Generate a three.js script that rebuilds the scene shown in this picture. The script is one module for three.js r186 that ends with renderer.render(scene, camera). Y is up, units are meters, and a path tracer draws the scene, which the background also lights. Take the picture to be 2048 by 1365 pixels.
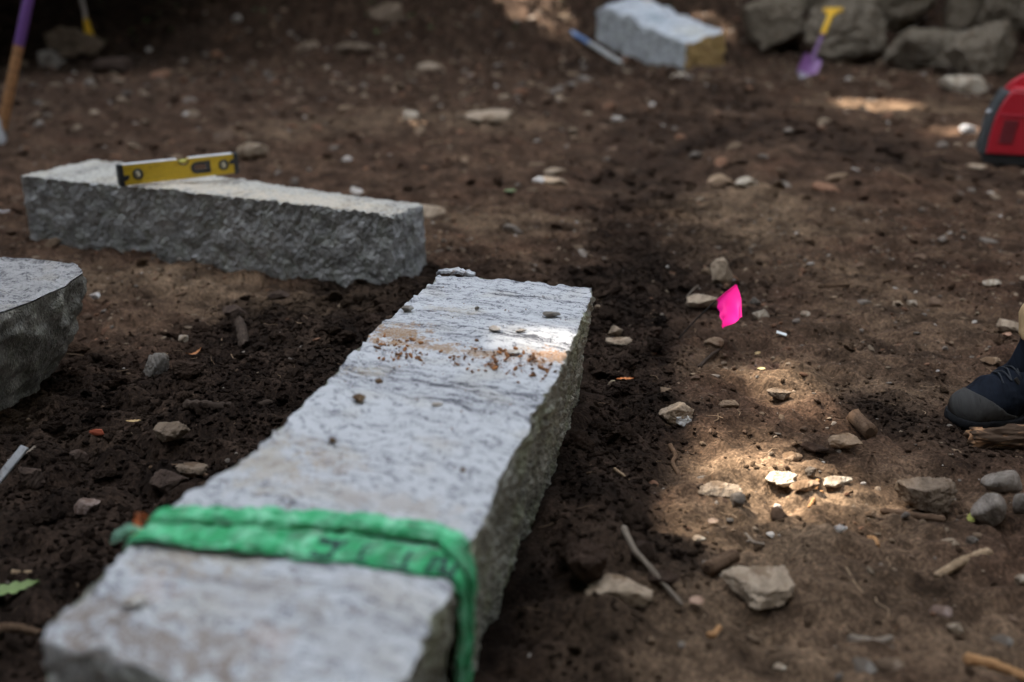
import * as THREE from 'three';
import { mergeGeometries, mergeVertices, toCreasedNormals } from 'three/addons/utils/BufferGeometryUtils.js';
import { RoundedBoxGeometry } from 'three/addons/geometries/RoundedBoxGeometry.js';
import { createNoise2D, createNoise3D } from 'simplex-noise';

// ---------------------------------------------------------------- camera
const scene = new THREE.Scene();
const FOCAL = 1991, EYE = 0.88, PITCH = 20.2 * Math.PI / 180;      // focal length in photo pixels, eye height, downward tilt
const camera = new THREE.PerspectiveCamera(2 * Math.atan(682.5 / FOCAL) * 180 / Math.PI, 1024 / 682, 0.05, 400);
camera.position.set(0, EYE, 0);
camera.rotation.x = -PITCH;
camera.focus = 2.08;
camera.userData.fStop = 1.65;
camera.updateMatrixWorld(true);

// ---------------------------------------------------------------- renderer, sky, sun
const renderer = new THREE.WebGLRenderer({ antialias: true });
renderer.toneMapping = THREE.LinearToneMapping;
renderer.toneMappingExposure = 6.2;
renderer.shadowMap.enabled = true;
const SUN = new THREE.Vector3(-0.46, 0.80, -0.50).normalize();
const sun = new THREE.DirectionalLight(new THREE.Color(1.0, 0.90, 0.76), 4.3);
sun.position.copy(SUN).multiplyScalar(40); sun.target.position.set(0, 0, -4);
sun.position.add(sun.target.position);
sun.castShadow = true; sun.shadow.radius = 1.2; sun.shadow.mapSize.set(4096, 4096);
Object.assign(sun.shadow.camera, { left: -25, right: 25, top: 25, bottom: -25, near: 1, far: 100 });
scene.add(sun, sun.target);

// ---------------------------------------------------------------- seeded numbers and noise
function rng(seed) { let a = seed >>> 0; return () => { a = (a + 0x6D2B79F5) | 0; let t = Math.imul(a ^ (a >>> 15), 1 | a); t = (t + Math.imul(t ^ (t >>> 7), 61 | t)) ^ t; return ((t ^ (t >>> 14)) >>> 0) / 4294967296; }; }
const N2 = createNoise2D(rng(11)), N3 = createNoise3D(rng(12)), N2b = createNoise2D(rng(13));
const clamp = (x, a = 0, b = 1) => Math.min(b, Math.max(a, x));
const mixn = (a, b, t) => a + (b - a) * t;
const sstep = (a, b, x) => { const t = clamp((x - a) / (b - a)); return t * t * (3 - 2 * t); };
const fbm2 = (x, y, o = 4) => { let s = 0, a = 0.5; for (let i = 0; i < o; i++) { s += a * N2(x, y); x = x * 2.03 + 7.1; y = y * 2.03 - 3.7; a *= 0.5; } return s; };
const fbm3 = (x, y, z, o = 4) => { let s = 0, a = 0.5; for (let i = 0; i < o; i++) { s += a * N3(x, y, z); x = x * 2.03 + 7.1; y = y * 2.03 - 3.7; z = z * 2.03 + 1.9; a *= 0.5; } return s; };
const V = (x, y, z) => new THREE.Vector3(x, y, z);

{ // the sky: pale summer blue with thin bright cloud
  const w = 512, h = 256, d = new Float32Array(w * h * 4);
  for (let j = 0; j < h; j++) for (let i = 0; i < w; i++) {
    const el = ((j + 0.5) / h - 0.5) * Math.PI, az = (i + 0.5) / w * 2 * Math.PI;
    const x = Math.cos(el) * Math.cos(az), y = Math.sin(el), z = Math.cos(el) * Math.sin(az), k = (j * w + i) * 4;
    const up = Math.max(y, 0), c = sstep(-0.15, 0.45, fbm3(x * 1.6, y * 2.6 + 3, z * 1.6, 4));
    const lo = [0.92, 0.95, 1.0], hi = [0.62, 0.74, 0.95], cl = [1.15, 1.13, 1.10];
    for (let q = 0; q < 3; q++) d[k + q] = y < 0 ? [0.10, 0.09, 0.07][q] : mixn(mixn(lo[q], hi[q], Math.sqrt(up)), cl[q], c * 0.85);
    d[k + 3] = 1;
  }
  const t = new THREE.DataTexture(d, w, h, THREE.RGBAFormat, THREE.FloatType);
  t.mapping = THREE.EquirectangularReflectionMapping; t.minFilter = t.magFilter = THREE.LinearFilter; t.wrapS = THREE.RepeatWrapping; t.needsUpdate = true;
  scene.background = t; scene.environment = t;
}

// ---------------------------------------------------------------- helpers
const cp = Math.cos(PITCH), sp = Math.sin(PITCH);
function rayDir(u, v) { const x = (u - 1024) / FOCAL, y = -(v - 682.5) / FOCAL; return V(x, y * cp - sp, -(cp + y * sp)); }
function atY(u, v, y) { const d = rayDir(u, v), t = (y - EYE) / d.y; return V(d.x * t, y, d.z * t); }       // the point of that sight line at height y
function atT(u, v, t) { const d = rayDir(u, v); return V(d.x * t, EYE + d.y * t, d.z * t); }
const taken = new Map();
function numbered(n) { const k = taken.get(n) || 0; taken.set(n, k + 1); return k ? `${n}_${String(k).padStart(3, '0')}` : n; }
function tag(o, label, category, group, kind) { if (label) o.userData.label = label; if (category) o.userData.category = category; if (group) o.userData.group = group; if (kind) o.userData.kind = kind; return o; }
function add(name, geo, m, parent) { const o = new THREE.Mesh(geo, m); o.name = parent ? name : numbered(name); o.castShadow = o.receiveShadow = true; (parent || scene).add(o); return o; }
function thing(name, label, category, pos, turn = 0, group) { const o = new THREE.Group(); o.name = numbered(name); if (pos) o.position.copy(pos); o.rotation.y = turn; scene.add(o); return tag(o, label, category, group); }
const lin = (r, g, b) => new THREE.Color().setRGB(r, g, b);
const std = (c, rough = 0.9, o = {}) => new THREE.MeshPhysicalMaterial({ color: c, roughness: rough, specularIntensity: rough >= 0.84 ? 0.15 : rough > 0.65 ? 0.5 : 1, ...o }); // porous dusty surfaces barely shine

// value noise that repeats after `per` cells, for textures that tile
const H = new Float32Array(65536); { const r = rng(5); for (let i = 0; i < H.length; i++) H[i] = r(); }
function pn(x, y, per, s = 0) {
  const xi = Math.floor(x), yi = Math.floor(y), fx = x - xi, fy = y - yi, ux = fx * fx * (3 - 2 * fx), uy = fy * fy * (3 - 2 * fy);
  const a = ((xi % per) + per) % per, b = (a + 1) % per, c = ((yi % per) + per) % per, d = (c + 1) % per;
  const h = (p, q) => H[(p * 7919 + q * 104729 + s * 31337 + p * q * 13) & 65535];
  return mixn(mixn(h(a, c), h(b, c), ux), mixn(h(a, d), h(b, d), ux), uy);
}
function tex(w, h, fn, srgb = true, rep) {
  const d = new Uint8Array(w * h * 4);
  for (let j = 0; j < h; j++) for (let i = 0; i < w; i++) {
    const c = fn((i + 0.5) / w, (j + 0.5) / h), k = (j * w + i) * 4;
    for (let q = 0; q < 3; q++) { let x = clamp(c[q]); if (srgb) x = x < 0.0031308 ? x * 12.92 : 1.055 * Math.pow(x, 1 / 2.4) - 0.055; d[k + q] = x * 255 + 0.5; }
    d[k + 3] = 255;
  }
  const t = new THREE.DataTexture(d, w, h); t.wrapS = t.wrapT = THREE.RepeatWrapping; t.minFilter = t.magFilter = THREE.LinearFilter;
  if (srgb) t.colorSpace = THREE.SRGBColorSpace; t.needsUpdate = true; if (rep) t.repeat.set(rep[0], rep[1]);
  return t;
}
function canvasTex(w, h, draw) { const c = document.createElement('canvas'); c.width = w; c.height = h; draw(c.getContext('2d'), w, h); const t = new THREE.CanvasTexture(c); t.colorSpace = THREE.SRGBColorSpace; t.wrapS = t.wrapT = THREE.RepeatWrapping; return t; }

// closed mesh of a distance field on a grid (surface nets)
function nets(f, lo, hi, cell) {
  const nx = Math.ceil((hi[0] - lo[0]) / cell) + 1, ny = Math.ceil((hi[1] - lo[1]) / cell) + 1, nz = Math.ceil((hi[2] - lo[2]) / cell) + 1;
  const val = new Float32Array(nx * ny * nz), id = (i, j, k) => (k * ny + j) * nx + i;
  for (let k = 0; k < nz; k++) for (let j = 0; j < ny; j++) for (let i = 0; i < nx; i++) val[id(i, j, k)] = f(lo[0] + i * cell, lo[1] + j * cell, lo[2] + k * cell);
  const at = new Int32Array(nx * ny * nz).fill(-1), pos = [], idx = [];
  for (let k = 0; k < nz - 1; k++) for (let j = 0; j < ny - 1; j++) for (let i = 0; i < nx - 1; i++) {
    let n = 0, sx = 0, sy = 0, sz = 0;
    const ed = (a, b, c, d, e, g) => { const p = val[id(i + a, j + b, k + c)], q = val[id(i + d, j + e, k + g)]; if ((p < 0) !== (q < 0)) { const t = p / (p - q); sx += a + (d - a) * t; sy += b + (e - b) * t; sz += c + (g - c) * t; n++; } };
    for (let a = 0; a < 2; a++) for (let b = 0; b < 2; b++) { ed(0, a, b, 1, a, b); ed(a, 0, b, a, 1, b); ed(a, b, 0, a, b, 1); }
    if (n) { at[id(i, j, k)] = pos.length / 3; pos.push(lo[0] + (i + sx / n) * cell, lo[1] + (j + sy / n) * cell, lo[2] + (k + sz / n) * cell); }
  }
  const quad = (a, b, c, d, flip) => { if (a < 0 || b < 0 || c < 0 || d < 0) return; flip ? idx.push(a, c, b, a, d, c) : idx.push(a, b, c, a, c, d); };
  for (let k = 1; k < nz - 1; k++) for (let j = 1; j < ny - 1; j++) for (let i = 1; i < nx - 1; i++) {
    const p = val[id(i, j, k)] < 0;
    if (p !== (val[id(i + 1, j, k)] < 0)) quad(at[id(i, j - 1, k - 1)], at[id(i, j, k - 1)], at[id(i, j, k)], at[id(i, j - 1, k)], !p);
    if (p !== (val[id(i, j + 1, k)] < 0)) quad(at[id(i - 1, j, k - 1)], at[id(i - 1, j, k)], at[id(i, j, k)], at[id(i, j, k - 1)], !p);
    if (p !== (val[id(i, j, k + 1)] < 0)) quad(at[id(i - 1, j - 1, k)], at[id(i, j - 1, k)], at[id(i, j, k)], at[id(i - 1, j, k)], !p);
  }
  const g = new THREE.BufferGeometry(); g.setAttribute('position', new THREE.Float32BufferAttribute(pos, 3)); g.setIndex(idx); g.computeVertexNormals();
  return withUV(g);
}
function withUV(g) { const p = g.attributes.position, uv = new Float32Array(p.count * 2); for (let i = 0; i < p.count; i++) { const x = p.getX(i), y = p.getY(i), z = p.getZ(i); uv[2 * i] = x * 0.86 + z * 0.5 + y * 0.15; uv[2 * i + 1] = y * 0.9 + z * 0.62 - x * 0.28; } g.setAttribute('uv', new THREE.BufferAttribute(uv, 2)); return g; }
const capsule = (p, a, b, ra, rb) => { const ax = p[0] - a[0], ay = p[1] - a[1], az = p[2] - a[2], bx = b[0] - a[0], by = b[1] - a[1], bz = b[2] - a[2]; const h = clamp((ax * bx + ay * by + az * bz) / (bx * bx + by * by + bz * bz + 1e-12)); return Math.hypot(ax - bx * h, ay - by * h, az - bz * h) - mixn(ra, rb, h); };
const smin = (a, b, k) => { const h = clamp(0.5 + 0.5 * (b - a) / k); return mixn(b, a, h) - k * h * (1 - h); };

// ---------------------------------------------------------------- the ground: shape
const Gp = (u, v) => { const p = atY(u, v, 0); return [p.x, p.z]; };
const line = (pts, r, k = 1) => ({ p: pts.map(q => Gp(q[0], q[1])), r, k });
function dLine(L, x, z) { let m = 1e9; for (let i = 0; i < L.p.length - (L.p.length > 1 ? 1 : 0); i++) { const a = L.p[i], b = L.p[i + 1] || a, bx = b[0] - a[0], bz = b[1] - a[1], h = clamp(((x - a[0]) * bx + (z - a[1]) * bz) / (bx * bx + bz * bz + 1e-9)); m = Math.min(m, Math.hypot(x - a[0] - bx * h, z - a[1] - bz * h)); } return m; }
const maskOf = (L, x, z, wob) => L.reduce((m, l) => Math.max(m, l.k * sstep(1.3, 0.25, dLine(l, x, z) / l.r + wob)), 0);
const LOOSE = [ // freshly dug dark crumbly soil
  line([[1215, 560], [1235, 700], [1215, 860], [1165, 1000], [1110, 1180], [1080, 1420]], 0.2),
  line([[800, 590], [660, 700], [560, 830], [430, 960]], 0.42),
  line([[620, 640], [500, 730], [330, 840]], 0.3),
  line([[150, 900], [180, 1100], [60, 1300]], 0.45),
  line([[60, 820], [200, 760]], 0.3, 0.8),
  line([[1330, 560], [1310, 430], [1290, 330], [1330, 240]], 0.36, 0.55),
  line([[1400, 300], [1560, 260], [1750, 320]], 0.5, 0.6), line([[1190, 140], [1330, 180], [1480, 220]], 0.55, 0.5),
  line([[1250, 480], [1330, 600]], 0.22, 0.8), line([[1200, 1100], [1300, 1130]], 0.14, 0.8),
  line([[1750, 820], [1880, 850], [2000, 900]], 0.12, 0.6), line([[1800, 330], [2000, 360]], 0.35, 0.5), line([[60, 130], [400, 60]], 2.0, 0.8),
];
const DRY_AND_SUNLIT = [ // trodden pale dusty soil, some of it painted pale where sun patches fall
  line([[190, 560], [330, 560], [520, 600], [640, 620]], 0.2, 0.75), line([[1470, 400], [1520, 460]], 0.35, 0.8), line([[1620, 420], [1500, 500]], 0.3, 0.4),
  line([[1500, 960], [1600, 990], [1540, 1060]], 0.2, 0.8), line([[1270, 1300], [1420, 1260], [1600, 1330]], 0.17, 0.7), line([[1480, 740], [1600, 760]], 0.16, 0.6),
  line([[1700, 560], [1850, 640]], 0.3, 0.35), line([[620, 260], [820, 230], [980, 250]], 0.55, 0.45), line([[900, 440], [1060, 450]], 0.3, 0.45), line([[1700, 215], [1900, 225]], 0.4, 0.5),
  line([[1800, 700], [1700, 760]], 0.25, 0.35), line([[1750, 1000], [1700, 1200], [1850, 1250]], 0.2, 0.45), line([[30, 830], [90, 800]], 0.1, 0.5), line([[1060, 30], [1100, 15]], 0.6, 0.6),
];
const MOUNDS = [[840, 600, 0.16, 0.16, 0.06], [640, 700, 0.22, 0.3, 0.05], [450, 830, 0.3, 0.3, 0.05], [1500, 330, 0.35, 0.3, 0.07], [1600, 290, 0.5, 0.4, 0.09], [1260, 600, 0.12, 0.3, 0.03], [1180, 1080, 0.1, 0.3, 0.05], [1330, 190, 0.8, 0.5, 0.10], [700, 130, 1.6, 1.0, 0.12], [300, 190, 1.2, 0.8, 0.10], [1250, 330, 0.35, 0.8, -0.06]].map(m => [...Gp(m[0], m[1]), m[2], m[3], m[4]]);
{ const q = atT(1135, 68, 11.2); MOUNDS.push([q.x, q.z, 0.7, 0.5, 0.05]); const f = atT(1180, 70, 10.9); MOUNDS.push([f.x - 0.2, f.z, 0.5, 0.4, 0.02]); }
function baseH(x, z) {
  const d = -z;
  let y = 0.022 * fbm2(x * 0.7 + 3, z * 0.7, 3) + 0.3 * sstep(10.6, 12.4, d + x * 0.03) + 0.30 * Math.max(0, d - 11.2 + 0.25 * N2(x * 0.4, 2)) + 0.06 * sstep(4, 9, d) * fbm2(x * 0.6, z * 0.6 + 9, 3);
  if (d < 0) y += 0; if (d > 16) y = Math.min(y, 3.0 + 0.05 * (d - 16));
  if (Math.abs(x) > 6) y += 0.10 * (Math.abs(x) - 6);
  for (const m of MOUNDS) { const q = ((x - m[0]) / m[2]) ** 2 + ((z - m[1]) / m[3]) ** 2; if (q < 9) y += m[4] * Math.exp(-q); }
  return y;
}
function soil(x, z) { // [height, loose, dry]
  const wob = 0.35 * fbm2(x * 3.1, z * 3.1, 3);
  const far = sstep(5, 12, -z);
  let L = clamp(maskOf(LOOSE, x, z, wob) + 0.12 + 0.3 * fbm2(x * 1.3 + 40, z * 1.3, 3)), D = clamp(maskOf(DRY_AND_SUNLIT, x, z, wob) + 0.28 * fbm2(x * 2.2, z * 2.2 + 70, 4)) * (1 - 0.7 * L);
  let y = baseH(x, z);
  const bil = (s, o) => Math.abs(N2b(x * s + o, z * s - o)) * 1.6;
  const big = bil(5, 3), mid = 0.5 + 0.6 * N2b(x * 11 + 8, z * 11 - 8), sm = 0.5 + 0.5 * N2b(x * 34, z * 34);
  y += L * (0.024 * (big - 0.6) + 0.010 * (mid - 0.5) * (0.4 + big) + 0.004 * (sm - 0.5));
  y += (1 - L) * (0.036 * fbm2(x * 4, z * 4, 2) + 0.020 * fbm2(x * 14, z * 14 + 5, 3) + 0.0018 * (sm - 0.5));
  y += far * 0.09 * fbm2(x * 2.2, z * 2.2, 3) + 0.035 * sstep(3, 6, -z) * (Math.abs(N2b(x * 3.5, z * 3.5)) - 0.3) + 0.02 * sstep(3, 6, -z) * Math.abs(N2b(x * 9, z * 9));
  return [y, L, D];
}
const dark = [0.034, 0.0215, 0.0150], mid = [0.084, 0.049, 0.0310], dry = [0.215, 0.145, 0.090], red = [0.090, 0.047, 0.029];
function soilColor(x, z, L, D) {
  const n = 0.5 + 0.5 * fbm2(x * 5, z * 5, 5) * 1.25, r = sstep(0.1, 0.5, fbm2(x * 1.7 + 20, z * 1.7, 3)) * 0.6, backDark = 0.35 * sstep(9.5, 12, -z + 0.2 * Math.abs(x)); // soil colour darker towards the back
  return [0, 1, 2].map(q => { let c = mixn(mid[q], red[q], r); c = mixn(c, dark[q], clamp(L * 1.05 + backDark)); c = mixn(c, dry[q], clamp(D * (0.55 + 0.6 * n))); return c * (0.30 + 1.4 * n); });
}
const groundY = (x, z) => soil(x, z)[0];
function hit(u, v) { const d = rayDir(u, v); let t = 0.6, st = 0.02; while (t < 40 && EYE + d.y * t > baseH(d.x * t, d.z * t)) { t += st; st = 0.01 + t * 0.008; } const p = V(d.x * t, 0, d.z * t); p.y = groundY(p.x, p.z); p.t = t; return p; }

// ---------------------------------------------------------------- the ground: mesh
const grain = tex(1024, 1024, (a, b) => {
  const n = 0.45 * pn(a * 128, b * 128, 128, 1) + 0.35 * pn(a * 256, b * 256, 256, 2) + 0.2 * pn(a * 40, b * 40, 40, 3), f = pn(a * 340, b * 340, 340, 4), g = pn(a * 200, b * 200, 200, 6);
  let k = 0.35 + 1.1 * n * n * 1.5; const pale = f > 0.93 ? 0.9 : 0, brown = g > 0.9 ? 0.4 : 0;
  return [0.42 * k + pale * 0.5 + brown * 0.3, 0.42 * k + pale * 0.48 + brown * 0.2, 0.42 * k + pale * 0.45 + brown * 0.12];
});
const grainB = tex(1024, 1024, (a, b) => { const n = 0.4 * pn(a * 128, b * 128, 128, 1) + 0.35 * pn(a * 256, b * 256, 256, 2) + 0.25 * pn(a * 60, b * 60, 60, 3); return [n, n, n]; }, false);
{
  const zs = [], xs = [];
  for (let z = 8; z > -0.4; z -= 0.3) zs.push(z);
  let s = 0.0075, z = -0.4; while (z > -3.6) { zs.push(z); z -= s; } while (z > -70) { zs.push(z); s = Math.min(s * 1.018, z > -14 ? 0.07 : 4); z -= s; }
  let x = 0, w = 0.008; const half = []; while (x < 60) { half.push(x); if (x > 1.5) w *= x > 9 ? 1.2 : 1.017; x += Math.min(w, x > 9 ? 5 : 0.07); }
  for (let i = half.length - 1; i > 0; i--) xs.push(-half[i]); xs.push(...half);
  const nx = xs.length, nz = zs.length, pos = new Float32Array(nx * nz * 3), col = new Float32Array(nx * nz * 3), uv = new Float32Array(nx * nz * 2), idx = new Uint32Array((nx - 1) * (nz - 1) * 6);
  for (let j = 0, k = 0; j < nz; j++) for (let i = 0; i < nx; i++, k++) {
    const X = xs[i] + (i && i < nx - 1 ? 0 : 0), Z = zs[j], [y, L, D] = soil(X, Z);
    pos[3 * k] = X; pos[3 * k + 1] = y; pos[3 * k + 2] = Z; uv[2 * k] = X / 0.6; uv[2 * k + 1] = Z / 0.6;
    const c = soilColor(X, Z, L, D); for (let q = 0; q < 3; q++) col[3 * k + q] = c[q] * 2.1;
  }
  for (let j = 0, k = 0; j < nz - 1; j++) for (let i = 0; i < nx - 1; i++) { const a = j * nx + i; idx[k++] = a; idx[k++] = a + 1; idx[k++] = a + nx; idx[k++] = a + 1; idx[k++] = a + nx + 1; idx[k++] = a + nx; }
  const g = new THREE.BufferGeometry(); g.setAttribute('position', new THREE.BufferAttribute(pos, 3)); g.setAttribute('color', new THREE.BufferAttribute(col, 3)); g.setAttribute('uv', new THREE.BufferAttribute(uv, 2)); g.setIndex(new THREE.BufferAttribute(idx, 1)); g.computeVertexNormals();
  const o = add('ground', g, std(0xffffff, 0.95, { vertexColors: true, map: grain, bumpMap: grainB, bumpScale: 0.0025 })); tag(o, 'bare dug brown soil of a woodland clearing', null, null, 'structure');
  console.log('ground', nx, nz);
}

// ---------------------------------------------------------------- trees round the clearing (their crowns shade it)
const barkTex = tex(256, 512, (a, b) => { const n = pn(a * 24, b * 10, 8, 1) * 0.6 + pn(a * 64, b * 64, 64, 2) * 0.4, k = 0.4 + 0.9 * n; return [0.10 * k, 0.075 * k, 0.055 * k]; });
const barkM = std(0xffffff, 0.95, { map: barkTex });
const leafM = new THREE.MeshStandardMaterial({ color: lin(0.045, 0.085, 0.022), roughness: 0.7, side: THREE.DoubleSide });
const leafM2 = new THREE.MeshStandardMaterial({ color: lin(0.06, 0.09, 0.022), roughness: 0.7, side: THREE.DoubleSide });
// gaps cut into the crowns so that sun reaches chosen spots: [photo u, v, height of the lit thing, radius]
const GAPS = [[1572, 962, 0, 0.17], [1500, 1035, 0, 0.10], [1660, 1000, 0, 0.06], [1600, 1060, 0, 0.06], [1118, 700, 0.26, 0.10], [1550, 760, 0, 0.10], [1600, 800, 0, 0.07], [1440, 900, 0, 0.06], [1760, 1180, 0, 0.06], [1330, 420, 0, 0.07], [1520, 440, 0, 0.12], [830, 250, 0, 0.14], [1938, 272, 0, 0.22], [1760, 212, 0, 0.30], [1062, 18, 0.5, 0.40], [1300, 30, 0.5, 0.22], [1420, 62, 0.5, 0.25], [1330, 85, 0.3, 0.12], [640, 385, 0.24, 0.07], [1100, 362, 0, 0.12]].map(g => { const p = g[1] < 100 ? hit(g[0], g[1]) : atY(g[0], g[1], g[2]); return [p.x, g[1] < 100 ? p.y : g[2], p.z, g[3]]; });
function inGap(x, y, z) { for (const g of GAPS) { const ax = x - g[0], ay = y - g[1], az = z - g[2], t = ax * SUN.x + ay * SUN.y + az * SUN.z; if (t > 0 && Math.hypot(ax - SUN.x * t, ay - SUN.y * t, az - SUN.z * t) < g[3]) return true; } return false; }
function leaves(n, seed, put, size, keep) {
  const R = rng(seed), pos = [], idx = []; let c = 0; const q = new THREE.Quaternion(), e = new THREE.Euler();
  for (let i = 0; i < n; i++) {
    const p = put(R); e.set((R() - 0.5) * 1.5, R() * 6.28, (R() - 0.5) * 1.5); q.setFromEuler(e); const s = size * (0.6 + 0.8 * R());
    if (keep && !keep(p.x, p.y, p.z)) continue;
    for (const [x, y, z] of [[0, 0, -0.5], [0.3, 0.06, 0], [0, 0, 0.5], [-0.3, 0.06, 0]]) { const a = V(x * s, y * s, z * s).applyQuaternion(q).add(p); pos.push(a.x, a.y, a.z); }
    idx.push(c, c + 1, c + 2, c, c + 2, c + 3); c += 4;
  }
  const g = new THREE.BufferGeometry(); g.setAttribute('position', new THREE.Float32BufferAttribute(pos, 3)); g.setIndex(idx); g.computeVertexNormals(); return g;
}
function limbGeo(pts, r0, r1) { const c = new THREE.CatmullRomCurve3(pts), n = 14, g = new THREE.TubeGeometry(c, n, 1, 9), p = g.attributes.position; for (let i = 0; i <= n; i++) { const o = c.getPointAt(i / n), r = mixn(r0, r1, i / n) * (i === 0 ? 1.25 : 1); for (let j = 0; j <= 9; j++) { const k = i * 10 + j; p.setXYZ(k, o.x + (p.getX(k) - o.x) * r, o.y + (p.getY(k) - o.y) * r, o.z + (p.getZ(k) - o.z) * r); } } g.computeVertexNormals(); return g; }
function tree(x, z, topY, rad, ry, n, seed, label, lean = [0, 0], carve = true) {
  const R = rng(seed), y0 = baseH(x, z) - 0.15, t = thing('broadleaf_tree', label, 'tree', V(x, y0, z), 0, 'broadleaf trees round the clearing');
  const top = V(lean[0], topY - y0, lean[1]), r0 = 0.16 + 0.012 * topY;
  add('trunk', limbGeo([V(0, 0, 0), V(lean[0] * 0.15 + (R() - 0.5) * 0.2, top.y * 0.4, lean[1] * 0.15), V(lean[0] * 0.6, top.y * 0.75, lean[1] * 0.6), top], r0, 0.06), barkM, t);
  for (let i = 0; i < 5; i++) { const f = 0.5 + 0.09 * i, a = i * 2.4 + R(), b = V(lean[0] * f * f, top.y * f, lean[1] * f * f), e = V(top.x + Math.cos(a) * rad * 0.75, top.y + (R() - 0.4) * ry * 0.7, top.z + Math.sin(a) * rad * 0.75); add('limb', limbGeo([b, b.clone().lerp(e, 0.5).add(V(0, -0.3, 0)), e], 0.08, 0.02), barkM, t); }
  const clumps = []; for (let i = 0; i < 46; i++) { const u = R() * 2 - 1, a = R() * 6.283, rr = Math.cbrt(0.25 + 0.75 * R()), s = Math.sqrt(1 - u * u); clumps.push(V(top.x + rad * rr * s * Math.cos(a), top.y + ry * rr * u, top.z + rad * rr * s * Math.sin(a))); }
  const put = r => { const c = clumps[Math.floor(r() * clumps.length)], u = r() * 2 - 1, a = r() * 6.283, s = Math.sqrt(1 - u * u), q = Math.cbrt(r()) * rad * 0.42; return V(c.x + q * s * Math.cos(a), c.y + q * u * 0.8, c.z + q * s * Math.sin(a)); };
  add('crown', leaves(n, seed + 1, put, 0.3, carve ? (px, py, pz) => !inGap(px + x, py + y0, pz + z) : null), R() < 0.5 ? leafM : leafM2, t);
  return t;
}
{
  const names = ['tall tree leaning over the clearing behind the wooden handled tool', 'tall tree on the bank behind the yellow tipped tool', 'tall tree on the bank behind the blue and white bar'];
  let s = 100, i = 0; // tall trees between the sun and the clearing
  const hgt = 10.5;
  for (const [gx, gz, r] of [[-3.2, -10.8, 3.0], [0.6, -11, 2.9], [4.2, -10.6, 2.9], [-2.6, -6.6, 2.9], [1.4, -6.8, 2.9], [4.6, -6.6, 2.7], [-2.2, -2.8, 2.8], [1.2, -3.0, 2.8], [0.2, 0.2, 2.4], [3.6, -2.8, 2.3]]) {
    const k = hgt / SUN.y, cx = gx + SUN.x * k, cz = gz + SUN.z * k, lx = cz < -10 ? 0.8 : 1.6;
    let tx = cx - lx * 0.6, tz = cz - (cz > -13 ? 1.5 : 0.3);
    if (tz > -13.2 && Math.abs(tx / tz) < 0.62) tx = Math.min(tx, tz * 0.68);
    tree(tx, tz, hgt, r + 0.3, 1.5, 4200, s += 7, ['tall tree beyond the bank, behind the far dark corner', 'tall tree beyond the bank at the back of the clearing', 'tall tree rising behind the pile of boulders', 'tall tree leaning in from the shaded side', 'tall tree over the middle of the clearing', 'tall tree whose crown shades the red generator', 'slender tree leaning in beside the broken stone block', 'slender tree whose crown shades the granite slab with the green sling', 'slender tree leaning over the camera place', 'tree whose long limbs reach over the booted person'][i++], [cx - tx, cz - tz]);
  }
  i = 0; // lower trees all round, which close off the low sky
  const ring = ['bushy tree behind the booted person', 'bushy tree beyond the red generator', 'bushy tree beyond the boulder pile', 'bushy tree at the back of the bank behind the far granite block', 'bushy tree at the dark back corner of the bank', 'bushy tree behind the wooden handled tool', 'bushy tree beyond the broken stone block', 'bushy tree on the shaded side of the clearing', 'bushy tree just behind the camera place', 'bushy tree behind the camera place on the sling side', 'bushy tree behind the camera place on the boot side', 'bushy tree past the round cobbles', 'bushy tree filling the gap beyond the bank', 'bushy tree filling the gap beside the bank'];
  for (let a = 0; a < 14; a++) { const th = (a + 0.3) / 14 * Math.PI * 2, r = a % 2 ? 9.4 : 8.2, x = Math.cos(th) * r, z = -3.5 + Math.sin(th) * r * (Math.sin(th) < 0 ? 1.35 : 0.9); const low = Math.cos(th) < -0.45; tree(x, z, low ? 3.6 : Math.cos(th) > 0.3 ? 8.6 : 7.4, 3.7, low ? 2.4 : 6.4, low ? 5000 : 10500, s += 7, ring[a], [0, 0], true); }
}

{ // unseen understorey shrubs, added to block low side light between the trunks
  const R = rng(77), blobs = []; for (let i = 0; i < 22; i++) blobs.push(V((R() - 0.5) * 3.2, 0.3 + R() * 2.7, (R() - 0.5) * 2.2));
  const g = leaves(6500, 501, r => { const c = blobs[Math.floor(r() * 22)], u = r() * 2 - 1, a = r() * 6.283, q = Math.cbrt(r()) * 0.85, w = Math.sqrt(1 - u * u); return V(c.x + q * w * Math.cos(a), Math.max(0.05, c.y + q * u), c.z + q * w * Math.sin(a)); }, 0.26);
  const proto = new THREE.Group(); add('foliage', g, leafM, proto); for (let i = 0; i < 5; i++) add('stem', limbGeo([V((R() - 0.5) * 0.4, -0.1, (R() - 0.5) * 0.4), V((R() - 0.5) * 1.2, 0.9, (R() - 0.5) * 0.9), V((R() - 0.5) * 2.4, 2.2, (R() - 0.5) * 1.6)], 0.035, 0.01), barkM, proto);
  for (let a = 0; a < 26; a++) { const th = a / 26 * Math.PI * 2, r = 10.6 + (a % 3) * 0.7, x = Math.cos(th) * r, z = -3.5 + Math.sin(th) * r * (Math.sin(th) < 0 ? 1.35 : 0.9), o = a ? proto.clone() : proto; o.name = numbered('shrub'); scene.add(o); o.position.set(x, baseH(x, z) - 0.05, z); o.rotation.y = R() * 6; tag(o, 'leafy green understorey shrub added out of view to cut low light round the clearing', 'shrub', 'understorey shrubs round the clearing'); }
}

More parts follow.
